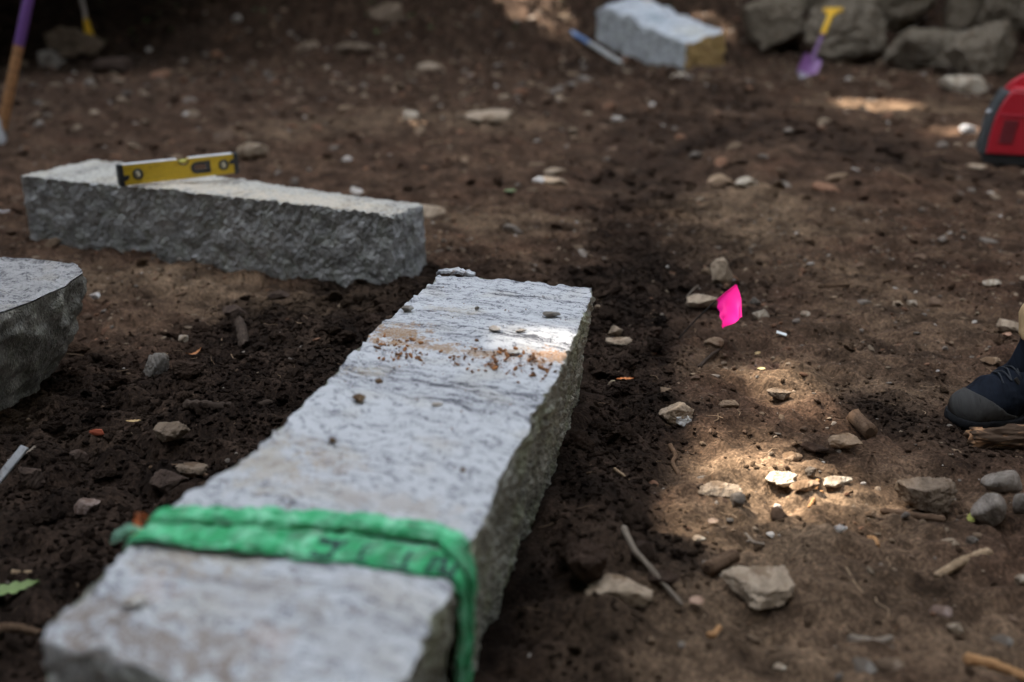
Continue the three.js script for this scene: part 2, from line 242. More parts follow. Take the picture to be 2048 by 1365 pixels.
// ---------------------------------------------------------------- granite
function granite(w, h, sizeU, sizeV, seed, stains, base, streak, bands) {
  const R = createNoise2D(rng(seed)), Q = createNoise2D(rng(seed + 1));
  return tex(w, h, (a, b) => {
    const x = a * sizeU, y = b * sizeV;
    const wy = y + 0.022 * R(x * 3, y * 3) + 0.006 * Q(x * 14, y * 14) + 0.10 * x;
    const band = bands ? clamp(bands.reduce((m, q) => m + q[2] * Math.exp(-(((wy + 0.012 * R(x * 6, y * 4) - q[0]) / q[1]) ** 2)), 0) * (0.8 + 0.5 * R(x * 5, wy * 14))) : sstep(0.35, 0.72, 0.5 + 0.5 * R(x * 1.2 + 5, wy * 9));
    const sp1 = Q(x * 290, y * 330), sp2 = R(x * 540, y * 600), m1 = R(x * 55, wy * 85), m2 = Q(x * 120, wy * 190), ln = R(x * 5, wy * 48) * 0.55 + Q(x * 13, wy * 105) * 0.4 + R(x * 34, wy * 200) * 0.25;
    const lines = sstep(-0.12, 0.5, ln + 0.22 * sp1 + 0.22 * m2) * (0.12 + 0.88 * band), blot = sstep(0.05, 0.7, 0.6 * R(x * 28, wy * 46) + 0.35 * m1 + 0.4 * m2 + 0.25 * sp1), mica = sstep(0.35, 0.7, 0.6 * sp1 + 0.5 * sp2 + 0.25 * m2);
    let k = 0.98 + 0.08 * sp2 - streak * (0.62 * lines + 0.14 * band) - 0.46 * blot - 0.24 * mica;
    k = Math.max(0.12, k);
    let c = [base[0] * k, base[1] * k * 1.004, base[2] * k * (1.0 + 0.22 * Math.max(0, 0.7 - k))];
    const tan = sstep(0.25, 0.8, Q(x * 6 + 9, y * 8)) * 0.35; c = [c[0] * (1 - 0.05 * tan), c[1] * (1 - 0.13 * tan), c[2] * (1 - 0.28 * tan)];
    for (const [sx, sy, rx, ry, col, k2] of stains) { const d = Math.hypot((x - sx) / rx, (y - sy) / ry); if (d > 1.6) continue; const e = sstep(1.15, 0.35, d + 0.55 * R(x * 22, y * 22) + 0.55 * Q(x * 90, y * 90)) * k2 * (0.5 + 0.5 * sstep(-0.3, 0.4, sp1 * 0.7 + m2 * 0.5)); c = c.map((v, q) => mixn(v, col[q], e)); }
    return c;
  });
}
const roughTexs = [0, 1].map(n => tex(768, 768, (a, b) => { const f = pn(a * 160, b * 160, 160, 1 + n), g = pn(a * 60, b * 60, 60, 2), m = pn(a * 9, b * 9, 9, 3 + n), h = pn(a * 300, b * 300, 300, 7); let k = 0.34 + 0.42 * f * f + 0.26 * g + 0.2 * (h - 0.5); k *= 0.7 + 0.6 * m; const gr = sstep(0.45, 0.8, pn(a * 14, b * 14, 14, 9)) * (n ? 0.2 : 0.5); return [k * (1 - 0.12 * gr), k * (1 - 0.03 * gr), k * (1 - 0.3 * gr)]; }));
const roughB = tex(768, 768, (a, b) => { const n = 0.5 * pn(a * 60, b * 60, 60, 2) + 0.3 * pn(a * 130, b * 130, 130, 1) + 0.2 * pn(a * 260, b * 260, 260, 5); return [n, n, n]; }, false);
const fineB = tex(512, 512, (a, b) => { const n = 0.6 * pn(a * 90, b * 90, 90, 2) + 0.4 * pn(a * 220, b * 220, 220, 1); return [n, n, n]; }, false);

// a quarried block between two edge lines; s runs along it, t across, b up. Faces are separate grids joined at rough edges.
function resample(P) { const L = [0]; for (let i = 1; i < P.length; i++) L.push(L[i - 1] + P[i].distanceTo(P[i - 1])); return s => { const d = s * L[L.length - 1]; let i = 1; while (i < P.length - 1 && L[i] < d) i++; return P[i - 1].clone().lerp(P[i], clamp((d - L[i - 1]) / (L[i] - L[i - 1]))); }; }
function block(o) { // o: L, R (top edge lines near->far), floor, far(t), near(t), seed, cells, topAmp, sideAmp, under
  const fL = resample(o.L), fR = resample(o.R), Nn = createNoise3D(rng(o.seed)), len = fL(0).distanceTo(fL(1)), wid = fL(0.5).distanceTo(fR(0.5));
  const along = fL(1).sub(fL(0)).add(fR(1)).sub(fR(0)).setY(0).normalize(), cross = V(-along.z, 0, along.x); // points to the R side
  const hgt = fL(0.5).y - o.floor;
  function point(s, t, b) {
    const top = fL(s).lerp(fR(s), t); if (o.far) top.addScaledVector(along, o.far(t) * sstep(0.85, 1, s)); if (o.near) top.addScaledVector(along, o.near(t) * sstep(0.15, 0, s));
    const p = top.clone(); p.y = mixn(o.floor, top.y, b);
    const un = o.under || [0, 0]; p.addScaledVector(cross, (t - 0.5) * 2 * -(t > 0.5 ? un[0] : un[1]) * (1 - b)); p.addScaledVector(along, (s - 0.5) * -2 * (o.underEnd || 0) * (1 - b));
    const q = p, n = (f, k) => Nn(q.x * f + k, q.y * f, q.z * f - k);
    const dS = Math.min(s, 1 - s) * len, dT = Math.min(t, 1 - t) * wid, dB = (1 - b) * hgt, e = 1e-6;
    const rough = () => o.sideAmp * (0.6 * (1 - 2 * Math.abs(n(8, 1))) + 0.3 * (1 - 2 * Math.abs(n(24, 2))) + 0.4 * n(55, 3) + 0.35 * n(110, 4));
    if (b > 1 - e) { p.y += o.topAmp * (n(4, 5) + 0.5 * n(14, 6) + 0.3 * n(50, 7)) ; const ed = Math.min(dS, dT); p.y -= (o.chip || 0.006) * Math.max(0, n(30, 8) + 0.25) * Math.exp(-ed / 0.006); }
    const fade = sstep(0, 0.02, dB) * 0.75 + 0.25, low = sstep(0.5, 1, 1 - b);
    if (t < e || t > 1 - e) p.addScaledVector(cross, (t < 0.5 ? -1 : 1) * (rough() * fade - (o.chip || 0.006) * Math.max(0, n(26, 9)) * Math.exp(-dB / 0.008) - low * (o.ragged || 0) * Math.max(0, n(7, 12))));
    if (s < e || s > 1 - e) p.addScaledVector(along, (s < 0.5 ? -1 : 1) * (rough() * fade - (o.chip || 0.006) * Math.max(0, n(26, 11)) * Math.exp(-dB / 0.008)));
    if (b < e) p.y += (o.ragged || 0) * 1.2 * Math.max(0, n(6, 14) + 0.5 * n(20, 15));
    return p;
  }
  const face = (nu, nv, f, uvf) => { const pos = [], uv = [], idx = []; for (let j = 0; j <= nv; j++) for (let i = 0; i <= nu; i++) { const a = f(i / nu, j / nv), p = point(...a); pos.push(p.x, p.y, p.z); uv.push(...uvf(...a, p)); } for (let j = 0; j < nv; j++) for (let i = 0; i < nu; i++) { const a = j * (nu + 1) + i, b = a + nu + 1; idx.push(a, a + 1, b, a + 1, b + 1, b); } const g = new THREE.BufferGeometry(); g.setAttribute('position', new THREE.Float32BufferAttribute(pos, 3)); g.setAttribute('uv', new THREE.Float32BufferAttribute(uv, 2)); g.setIndex(idx); g.computeVertexNormals(); return g; };
  const c = o.cell, nS = Math.round(len / c), nT = Math.round(wid / c), nB = Math.round(hgt / c), sUV = (s, t, b) => [(s * len + t * wid) / 0.42, b * hgt / 0.42];
  const topG = face(nT, nS, (a, b) => [b, a, 1], (s, t) => [t * wid / o.texU, s * len / o.texV]);
  const sides = [face(nS, nB, (a, b) => [a, 1, b], sUV), face(nS, nB, (a, b) => [1 - a, 0, b], sUV)];
  const ends = [face(nT, nB, (a, b) => [0, a, b], sUV), face(nT, nB, (a, b) => [1, 1 - a, b], sUV)], bottom = face(Math.ceil(nT / 4), Math.ceil(nS / 4), (a, b) => [1 - b, a, 0], sUV);
  return { top: topG, sides: mergeGeometries([...sides, ...ends.slice(o.endApart ? 1 : 0), bottom]), end: ends[0], point, len, wid, along, cross };
}
const px = (list, y) => list.map(q => atY(q[0], q[1], q[2] === undefined ? y : q[2]));

// ---- the slab with the sling
const TOP = 0.26;
const RUST = [0.27, 0.15, 0.06], TAN = [0.36, 0.29, 0.20], BROWN = [0.16, 0.11, 0.075];
const mainL = px([[78, 1275], [98, 1237], [156, 1193], [195, 1154], [273, 1071], [361, 993], [420, 957], [508, 900], [556, 856], [600, 815], [659, 756], [699, 709], [728, 683], [761, 650], [798, 619], [826, 592], [853, 572], [878, 549]], TOP);
const mainR = px([[735, 1490], [770, 1430], [806, 1364], [825, 1330], [864, 1242], [889, 1203], [915, 1140], [936, 1100], [985, 1000], [996, 961], [1025, 910], [1058, 859], [1069, 826], [1105, 771], [1127, 727], [1149, 676], [1160, 646], [1179, 602], [1184, 574]], TOP);
let MB;
{
  MB = block({ L: mainL, R: mainR, floor: -0.03, seed: 31, cell: 0.0045, topAmp: 0.0028, sideAmp: 0.0085, chip: 0.008, under: [0.035, 0.01], texU: 0.5, texV: 1.4, endApart: true, far: t => 0.022 * Math.sin(Math.PI * Math.min(1, t * 1.6)) * 0.6 + 0.006 * N2(t * 7, 3), near: t => 0.012 * N2(t * 5, 8) });
  // stains: across and along the slab in metres
  const st = [[0.045, 0.935, 0.065, 0.05, RUST, 1.0], [0.10, 0.895, 0.13, 0.022, RUST, 0.8], [0.335, 0.91, 0.045, 0.035, [0.38, 0.18, 0.06], 1.0], [0.20, 0.89, 0.14, 0.018, [0.30, 0.19, 0.10], 0.7], [0.10, 1.10, 0.06, 0.02, TAN, 0.5], [0.05, 0.40, 0.06, 0.06, TAN, 0.7], [0.12, 0.44, 0.05, 0.03, [0.33, 0.24, 0.16], 0.5], [0.26, 0.36, 0.10, 0.03, [0.45, 0.40, 0.36], 0.5], [0.11, 0.20, 0.06, 0.03, TAN, 0.6], [0.02, 0.06, 0.05, 0.04, BROWN, 0.85], [0.12, 0.03, 0.10, 0.04, BROWN, 0.9], [0.05, 0.75, 0.05, 0.02, TAN, 0.55], [0.02, 0.24, 0.03, 0.03, BROWN, 0.45], [0.22, 0.09, 0.03, 0.02, [0.42, 0.25, 0.17], 0.4], [0.07, 0.12, 0.03, 0.025, [0.45, 0.28, 0.2], 0.35], [0.23, 0.02, 0.05, 0.02, BROWN, 0.6], [0.16, 0.15, 0.10, 0.05, [0.30, 0.26, 0.22], 0.6], [0.30, 0.12, 0.07, 0.05, [0.30, 0.28, 0.26], 0.5], [0.06, 0.17, 0.06, 0.03, [0.32, 0.25, 0.18], 0.7], [0.18, 0.06, 0.09, 0.03, [0.27, 0.22, 0.18], 0.7], [0.30, 0.20, 0.06, 0.02, [0.33, 0.29, 0.25], 0.5], [0.20, 0.37, 0.14, 0.025, [0.36, 0.31, 0.27], 0.6], [0.07, 0.48, 0.05, 0.02, [0.34, 0.28, 0.22], 0.5], [0.24, 0.55, 0.04, 0.012, [0.36, 0.31, 0.26], 0.4]];
  const m = std(0xffffff, 0.72, { map: granite(1024, 2048, 0.5, 1.4, 77, st, [0.52, 0.52, 0.53], 1.15, [[1.33, 0.04, 0.7], [1.24, 0.035, 0.75], [1.16, 0.02, 0.6], [1.08, 0.018, 0.55], [1.0, 0.04, 0.95], [0.93, 0.015, 0.5], [0.76, 0.04, 1.1], [0.70, 0.018, 0.8], [0.60, 0.03, 0.3], [0.50, 0.03, 0.4], [0.43, 0.025, 0.35], [0.33, 0.05, 0.45], [0.18, 0.04, 0.5], [0.09, 0.03, 0.45], [0.02, 0.03, 0.4]]), bumpMap: fineB, bumpScale: 0.0007 });
  const t = thing('granite_slab', 'long pale grey granite slab with a green sling wrapped round it', 'stone slab');
  const a = add('top_face', MB.top, m, t); tag(a, 'white and blue grey banded top with rust stains');
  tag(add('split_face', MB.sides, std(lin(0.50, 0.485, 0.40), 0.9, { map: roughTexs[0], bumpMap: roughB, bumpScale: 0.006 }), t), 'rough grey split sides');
  add('end_face', MB.end, std(lin(0.72, 0.70, 0.66), 0.9, { map: roughTexs[1], bumpMap: roughB, bumpScale: 0.005 }), t);
  // thin flake lifting at the far corner
  const fg = new THREE.BoxGeometry(0.085, 0.006, 0.03, 22, 2, 10), fp = fg.attributes.position; for (let i = 0; i < fp.count; i++) { const x = fp.getX(i), z = fp.getZ(i); fp.setXYZ(i, x, fp.getY(i) + 0.006 * (1 - (x / 0.045) ** 2) + 0.002 * N2(x * 60, z * 60), z * (1 - 0.5 * Math.abs(x / 0.045)) + 0.004 * N2(x * 70, 4)); } fg.computeVertexNormals();
  const fl = add('flake', withUV(fg), m, t); const fpp = atY(912, 548, TOP); fl.position.set(fpp.x, TOP + 0.0005, fpp.z); fl.rotation.y = -0.25; tag(fl, 'thin stone flake lifting at the far corner');
}
const topAt = (u, v) => { const p = atY(u, v, TOP); return p; };

// ---- the slab with the spirit level
{
  const L = [[40, 352, 0.24], [190, 364, 0.24], [420, 386, 0.243], [620, 408, 0.243], [781, 430, 0.24]], R = [[188, 319, 0.235], [330, 336, 0.225], [500, 362, 0.215], [680, 386, 0.213], [846, 407, 0.213]];
  const Lw = px(L), Rw = px(R); // front edge (towards the camera) from far to near end, then the back edge
  const B = block({ L: Rw.reverse(), R: Lw.reverse(), floor: -0.03, seed: 41, cell: 0.0055, topAmp: 0.004, sideAmp: 0.0065, chip: 0.010, under: [0.0, 0.01], ragged: 0.008, texU: 0.5, texV: 1.5 });
  const t = thing('granite_slab', 'granite slab with the yellow spirit level lying on it', 'stone slab');
  const stn = [[0.25, 0.3, 0.12, 0.35, [0.62, 0.50, 0.36], 0.55], [0.22, 0.8, 0.12, 0.3, [0.62, 0.50, 0.36], 0.45]];
  add('top_face', B.top, std(0xffffff, 0.75, { map: granite(512, 1024, 0.5, 1.5, 99, stn, [0.46, 0.43, 0.38], 0.6), bumpMap: fineB, bumpScale: 0.002 }), t);
  tag(add('split_face', B.sides, std(lin(0.56, 0.55, 0.53), 0.9, { map: roughTexs[1], bumpMap: roughB, bumpScale: 0.008 }), t), 'rough grey split sides');
}
// ---- the slab far back with the rusty end
{
  const b0 = hit(1381, 141), n0 = atT(1373, 87, b0.t), n1 = atT(1450, 63, b0.t + 0.30), farTop = atT(1195, 15, b0.t + 0.95), yb = b0.y;
  const steps = k => [0, 0.28, 0.5, 0.56, 0.8, 1].map((q, i) => n0.clone().lerp(farTop, q).add(k ? n1.clone().sub(n0) : V(0, 0, 0)).add(V(0, [0, 0.01, 0.0, 0.035, 0.03, 0][i], 0)));
  const B = block({ L: steps(0), R: steps(1), floor: yb - 0.06, seed: 51, cell: 0.02, topAmp: 0.02, sideAmp: 0.016, chip: 0.012, texU: 0.5, texV: 1.5, endApart: true });
  const t = thing('granite_slab', 'far granite block with a rusty ochre end beside the boulder pile', 'stone slab');
  add('top_face', B.top, std(0xffffff, 0.8, { map: granite(512, 1024, 0.5, 1.5, 123, [[0.3, 0.2, 0.2, 0.2, [0.62, 0.55, 0.38], 0.5], [0.25, 0.7, 0.12, 0.2, [0.25, 0.33, 0.36], 0.6]], [0.68, 0.69, 0.71], 0.6) }), t);
  tag(add('split_face', B.sides, std(lin(0.60, 0.60, 0.59), 0.9, { map: roughTexs[1] }), t), 'rough grey split sides');
  tag(add('end_face', B.end, std(lin(0.66, 0.42, 0.18), 0.9, { map: roughTexs[0] }), t), 'ochre stained end');
}

// ---------------------------------------------------------------- stones
function rockGeo(seed, w, h, d, detail = 10, cuts = 9, rough = 0.05, soft = 0.02, boxy = false) {
  const R = rng(seed), g0 = new THREE.IcosahedronGeometry(1, detail); g0.deleteAttribute('uv'); g0.deleteAttribute('normal'); const g = mergeVertices(g0, 1e-4), p = g.attributes.position, pl = [];
  for (let i = 0; i < cuts; i++) { const a = R() * 6.283, u = R() * 2 - 1, s = Math.sqrt(1 - u * u); pl.push([s * Math.cos(a), u, s * Math.sin(a), 0.50 + 0.34 * R()]); }
  if (boxy) for (const n of [[1, 0, 0], [-1, 0, 0], [0, 1, 0], [0, -1, 0], [0, 0, 1], [0, 0, -1]]) { const v = V(n[0] + (R() - 0.5) * 0.5, n[1] + (R() - 0.5) * 0.4, n[2] + (R() - 0.5) * 0.5).normalize(); pl.push([v.x, v.y, v.z, 0.56 + 0.08 * R()]); }
  const o = seed * 3.17, lo = V(9, 9, 9), hi = V(-9, -9, -9);
  for (let i = 0; i < p.count; i++) {
    const x = p.getX(i), y = p.getY(i), z = p.getZ(i); let r = 1;
    for (const q of pl) { const dt = x * q[0] + y * q[1] + z * q[2]; if (dt > 0.05) r = soft > 0 ? smin(r, q[3] / dt, soft * 4) : Math.min(r, q[3] / dt); }
    r *= 1 + rough * (1.4 * fbm3(x * 1.6 + o, y * 1.6, z * 1.6, 3) + 0.6 * (1 - 2 * Math.abs(N3(x * 4 + o, y * 4, z * 4))) + 0.3 * N3(x * 12, y * 12 + o, z * 12));
    p.setXYZ(i, x * r, y * r, z * r); lo.min(V(x * r, y * r, z * r)); hi.max(V(x * r, y * r, z * r));
  }
  const c = lo.clone().add(hi).multiplyScalar(0.5), s = hi.clone().sub(lo);
  for (let i = 0; i < p.count; i++) p.setXYZ(i, (p.getX(i) - c.x) / s.x * w, (p.getY(i) - lo.y) / s.y * h, (p.getZ(i) - c.z) / s.z * d);
  g.computeVertexNormals(); return withUV(g);
}
const stoneTex = tex(512, 512, (a, b) => { const n = 0.5 * pn(a * 30, b * 30, 30, 1) + 0.3 * pn(a * 80, b * 80, 80, 2) + 0.2 * pn(a * 200, b * 200, 200, 3), d = sstep(0.55, 0.75, pn(a * 12, b * 12, 12, 4) * 0.6 + pn(a * 50, b * 50, 50, 5) * 0.4), k = 0.55 + 0.7 * n - (pn(a * 160, b * 160, 160, 6) > 0.86 ? 0.25 : 0); return [mixn(k, 0.34, d * 0.6), mixn(k * 0.98, 0.25, d * 0.6), mixn(k * 0.95, 0.18, d * 0.6)]; }, true, [2.5, 2.5]);
const stoneB = tex(512, 512, (a, b) => { const n = 0.5 * pn(a * 40, b * 40, 40, 1) + 0.5 * pn(a * 120, b * 120, 120, 2); return [n, n, n]; }, false, [2.5, 2.5]);
const sm = (r, g, b, rough = 0.88) => std(lin(r, g, b), rough, { map: stoneTex, bumpMap: stoneB, bumpScale: 0.004 });
const SM = { moss: sm(0.20, 0.165, 0.125), umber: sm(0.19, 0.155, 0.115), tan: sm(0.36, 0.28, 0.205), brown: sm(0.20, 0.15, 0.11), grey: sm(0.19, 0.17, 0.15), pale: sm(0.50, 0.43, 0.345), white: sm(0.72, 0.70, 0.68, 0.6), dark: sm(0.085, 0.06, 0.048), clod: sm(0.052, 0.034, 0.025), mauve: sm(0.24, 0.18, 0.155), cobble: sm(0.22, 0.185, 0.155, 0.75), dust: sm(0.30, 0.21, 0.14) };
let stoneSeed = 400;
// a stone standing at photo place (u, v = its lowest visible edge), wpx by hpx in the photo
function stone(u, v, wpx, hpx, mat, label, o = {}) {
  const p = hit(u, v), sc = FOCAL / p.t, a = Math.atan2(EYE, -p.z), w = wpx / sc, d = w * (o.d || 0.75), h = Math.max((hpx / sc - d * Math.sin(a) * 0.8) / Math.cos(a), w * 0.22) * 1.18;
  const g = rockGeo(o.seed || (stoneSeed += 13), w, h, d, o.detail || 15, o.cutsRaw ?? (o.cuts ? o.cuts + 7 : o.cuts ?? 16), o.rough ?? 0.08, o.soft ?? 0.006, o.boxy);
  const r = add(o.name || 'stone', g, SM[mat]); p.z -= d * 0.42; r.position.set(p.x, groundY(p.x, p.z) * 0.5 + Math.min(p.y, groundY(p.x, p.z)) * 0.5 - h * (o.sink ?? 0.15), p.z); r.rotation.y = o.turn || 0; if (o.tilt) r.rotation.z = o.tilt;
  return tag(r, label, o.cat || 'stone', o.group);
}
// boulders at the back
const BO = { name: 'boulder', cat: 'boulder', detail: 30, cuts: 6, soft: 0.006, sink: 0.06, rough: 0.10, boxy: true, group: 'boulder pile at the back of the clearing' };
stone(1563, 120, 126, 118, 'umber', 'brown boulder with a flat slotted top beside the far granite block', { ...BO, d: 0.9, seed: 903, tilt: 0.12 });
stone(1692, 138, 168, 125, 'moss', 'grey boulder that the purple shovel leans on', { ...BO, d: 0.7, seed: 917 });
stone(1815, 92, 165, 150, 'umber', 'tall brown boulder with a peaked top behind the shovel boulder', { ...BO, d: 0.8, seed: 921, tilt: 0.5 });
stone(1868, 152, 190, 92, 'moss', 'low wide boulder in front of the tall peaked one', { ...BO, d: 0.6, seed: 938, tilt: -0.14 });
stone(1995, 158, 130, 105, 'moss', 'angular boulder behind the red generator', { ...BO, d: 0.7, seed: 946, cuts: 9, tilt: 0.4 });
stone(1930, 84, 80, 80, 'umber', 'squarish brown boulder wedged into the pile', { ...BO, d: 0.8, seed: 955 });
stone(2020, 96, 140, 100, 'moss', 'light grey boulder at the end of the pile', { ...BO, d: 0.8, seed: 960 });
stone(1745, 42, 110, 75, 'grey', 'blue grey boulder at the back of the pile', { ...BO, d: 0.8, seed: 975 });
stone(1760, 62, 60, 50, 'tan', 'small tan rock wedged between the boulders', { ...BO, d: 0.8, seed: 981 });
stone(1640, 40, 90, 80, 'moss', 'shaded boulder behind the shovel handle', { ...BO, d: 0.8, seed: 984 });
stone(1935, 192, 80, 38, 'pale', 'pale flat stone lying before the boulder pile', { ...BO, name: 'stone', cat: 'stone', group: null, d: 0.8 });
stone(142, 128, 105, 65, 'brown', 'rounded dark boulder beside the yellow tipped tool', { ...BO, group: null, d: 0.8, seed: 1993, boxy: false, cuts: 4, rough: 0.2 });
stone(95, 140, 40, 36, 'grey', 'small grey rock beside the dark boulder by the tools', { ...BO, group: null, name: 'stone', cat: 'stone' });
stone(215, 152, 80, 32, 'dark', 'low dark rock below the yellow tipped tool', { ...BO, group: null, name: 'stone', cat: 'stone' });
stone(770, 62, 70, 40, 'brown', 'brown rock on the bank at the back', { ...BO, boxy: false, cuts: 7, group: null, name: 'stone', cat: 'stone' });

// the broken block cut by the frame on the left
{
  const top = [[165, 549], [150, 531], [60, 520], [-120, 516], [-330, 530], [-420, 580], [-300, 660], [-60, 650], [0, 628], [70, 602], [130, 574]].map(q => atY(q[0], q[1], 0.25));
  const c = top.reduce((s, p) => s.add(p), V(0, 0, 0)).divideScalar(top.length), n = top.length, M = 130, rows = 40, pos = [], uv = [], idx = [];
  const rim = a => { const k = a * n, i = Math.floor(k) % n, f = k - Math.floor(k); return top[i].clone().lerp(top[(i + 1) % n], f); };
  const NN = createNoise3D(rng(61));
  for (let j = 0; j <= rows; j++) for (let i = 0; i <= M; i++) { // undercut side, narrowing to its foot
    const b = j / rows, r = rim((i % M) / M), p = r.clone().lerp(V(c.x - 0.10, r.y, c.z + 0.02), 0.42 * b * b + 0.12 * b); p.y = 0.25 - b * 0.30;
    const am = 0.012 * sstep(0, 0.1, b) + 0.003, nn = (1 - 2 * Math.abs(NN(p.x * 8, p.y * 8, p.z * 8))) + 0.5 * NN(p.x * 24, p.y * 24, p.z * 24), q = V(r.x - c.x, 0, r.z - c.z).normalize(); p.addScaledVector(q, am * nn); pos.push(p.x, p.y, p.z); uv.push((i / M) * 4, b * 0.7);
  }
  for (let j = 0; j < rows; j++) for (let i = 0; i < M; i++) { const a = j * (M + 1) + i, b = a + M + 1; idx.push(a, b, a + 1, a + 1, b, b + 1); }
  const side = new THREE.BufferGeometry(); side.setAttribute('position', new THREE.Float32BufferAttribute(pos, 3)); side.setAttribute('uv', new THREE.Float32BufferAttribute(uv, 2)); side.setIndex(idx); side.computeVertexNormals();
  const P = [], U = [], I = [], rr = 46;
  for (let j = 0; j <= rr; j++) for (let i = 0; i <= M; i++) { const f = j / rr, e = V(pos[(i % M) * 3], pos[(i % M) * 3 + 1], pos[(i % M) * 3 + 2]), p = V(c.x, 0.25, c.z).lerp(e, f); p.y = mixn(0.25, e.y, f) + (f < 1 ? 0.006 * NN(p.x * 14, 1, p.z * 14) + 0.004 * NN(p.x * 45, 2, p.z * 45) : 0.003); P.push(p.x, p.y, p.z); U.push(p.x / 0.5, p.z / 1.4); }
  for (let j = 0; j < rr; j++) for (let i = 0; i < M; i++) { const a = j * (M + 1) + i, b = a + M + 1; I.push(a, a + 1, b, a + 1, b + 1, b); }
  const tg = new THREE.BufferGeometry(); tg.setAttribute('position', new THREE.Float32BufferAttribute(P, 3)); tg.setAttribute('uv', new THREE.Float32BufferAttribute(U, 2)); tg.setIndex(I); tg.computeVertexNormals();
  const t = thing('stone_block', 'broken granite block with an undercut side, cut off by the frame', 'stone block');
  add('top_face', tg, std(0xffffff, 0.8, { map: granite(512, 1024, 0.5, 1.4, 140, [], [0.34, 0.325, 0.315], 0.6), bumpMap: roughB, bumpScale: 0.004, side: THREE.DoubleSide }), t);
  tag(add('split_face', side, std(lin(0.36, 0.335, 0.285), 0.92, { map: roughTexs[1], bumpMap: roughB, bumpScale: 0.006, side: THREE.DoubleSide }), t), 'rough broken side');
}

// stones lying about, one by one
const S = stone;
S(1355, 852, 72, 56, 'tan', 'rounded tan rock with a white quartz face beside the dug soil', { seed: 1201, sink: 0.1 });
{ // its white broken face
  const p = hit(1366, 846), g = rockGeo(1207, 0.044, 0.030, 0.05, 12, 18, 0.10, 0.003); const r = add('quartz_chunk', g, SM.white); r.position.set(p.x - 0.002, p.y - 0.004, p.z - 0.012); r.rotation.z = -0.3; tag(r, 'white quartz lump against the rounded tan rock', 'stone');
}
S(1460, 818, 42, 28, 'dust', 'beige lump of stone near the white quartz rock', { cuts: 5 });
S(1562, 812, 54, 30, 'brown', 'brown wedge shaped stone below the pink flag', { cuts: 7, sink: 0.05 });
S(1690, 922, 68, 42, 'dust', 'smooth brown stone at the top of the sunlit patch', { cuts: 4 });
S(1630, 922, 58, 24, 'clod', 'dark flat clod among the sunlit stones', { cuts: 6 });
S(1588, 932, 48, 28, 'dust', 'ochre stone at the upper edge of the sunlit patch', { cuts: 8 });
S(1567, 974, 68, 42, 'pale', 'angular cream stone with a hollow in the sunlit patch', { cuts: 9, seed: 1310, rough: 0.12, sink: 0.05 });
S(1623, 968, 24, 24, 'grey', 'small blue grey pebble in the sunlit patch', { cuts: 6 });
S(1680, 980, 64, 26, 'pale', 'pale flat stone at the end of the sunlit patch', { cuts: 8 });
S(1612, 1000, 62, 24, 'dust', 'flat brown shard in the sunlit patch', { cuts: 7, d: 0.5 });
S(1560, 1002, 20, 15, 'white', 'small white chip in the sunlit patch', { cuts: 7 });
S(1442, 1008, 90, 30, 'tan', 'long flat cream stone half sunk beside the sunlit patch', { cuts: 9, d: 0.6 });
S(1865, 1030, 110, 72, 'brown', 'angular grey brown cobble above the two smooth cobbles', { cuts: 4, seed: 1402, sink: 0.02, boxy: true, turn: 0.3 });
S(1986, 1058, 72, 72, 'cobble', 'smooth egg shaped grey cobble standing upright', { cutsRaw: 5, soft: 0.12, rough: 0.03, d: 0.8, sink: 0.1, turn: 0.6, name: 'cobble', cat: 'cobble' });
S(2008, 1008, 78, 56, 'cobble', 'smooth rounded cobble behind the egg shaped one', { cutsRaw: 5, soft: 0.12, rough: 0.03, sink: 0.22, name: 'cobble', cat: 'cobble' });
S(2052, 1048, 48, 55, 'cobble', 'smooth cobble cut off by the frame edge', { cutsRaw: 5, soft: 0.12, rough: 0.03, name: 'cobble', cat: 'cobble' });
S(1538, 1236, 150, 72, 'tan', 'large flat angular stone in the trodden soil', { cuts: 4, seed: 1507, d: 0.8, sink: 0.12, boxy: true, turn: 0.35, tilt: -0.06 });
S(1240, 1218, 140, 62, 'tan', 'pale topped stone half buried by the slab', { cuts: 4, seed: 1519, d: 0.5, sink: 0, boxy: true });
S(1168, 1190, 95, 105, 'clod', 'big dark upright soil clod beside the slab', { cuts: 10, rough: 0.12, d: 0.8, name: 'soil_clod', cat: 'clod' });
S(1288, 1135, 52, 66, 'dark', 'dark angular stone standing on edge beside the clod', { cuts: 8, d: 0.6, sink: 0.1 });
S(1328, 1205, 64, 46, 'clod', 'dark wedge of soil under the bent branch', { cuts: 8, name: 'soil_clod', cat: 'clod' });
S(1415, 622, 84, 34, 'tan', 'long pale stone behind the pink flag', { cuts: 6, d: 0.5, seed: 1601 });
S(1445, 572, 46, 60, 'tan', 'upright tan stone with a white tip behind the flag', { cuts: 6, d: 0.9, seed: 1613 });
{ const p = hit(1440, 562), r = add('quartz_tip', rockGeo(1619, 0.022, 0.018, 0.02, 6, 6), SM.white); const g = atT(1441, 525, p.t + 0.03); r.position.set(g.x, g.y - 0.01, g.z); tag(r, 'white chip on the tip of the upright tan stone', 'stone'); }
S(1524, 640, 34, 26, 'pale', 'pale angular stone just past the pink flag', { cuts: 8 });
S(1232, 670, 30, 28, 'tan', 'tilted tan stone in the dark soil past the slab', { cuts: 7, sink: 0 });
S(1240, 690, 56, 13, 'tan', 'flat pale sliver of stone past the slab', { cuts: 7 });
S(1988, 578, 38, 18, 'pale', 'flat pale stone in the trodden soil above the boot', { cuts: 5 });
S(1512, 606, 24, 20, 'grey', 'small grey stone up from the flag', { cuts: 6 });
S(1800, 612, 26, 20, 'tan', 'lone tan pebble midway to the boot', { cuts: 6 });
S(1826, 612, 22, 16, 'pale', 'pale pebble beside the lone tan one', { cuts: 6 });
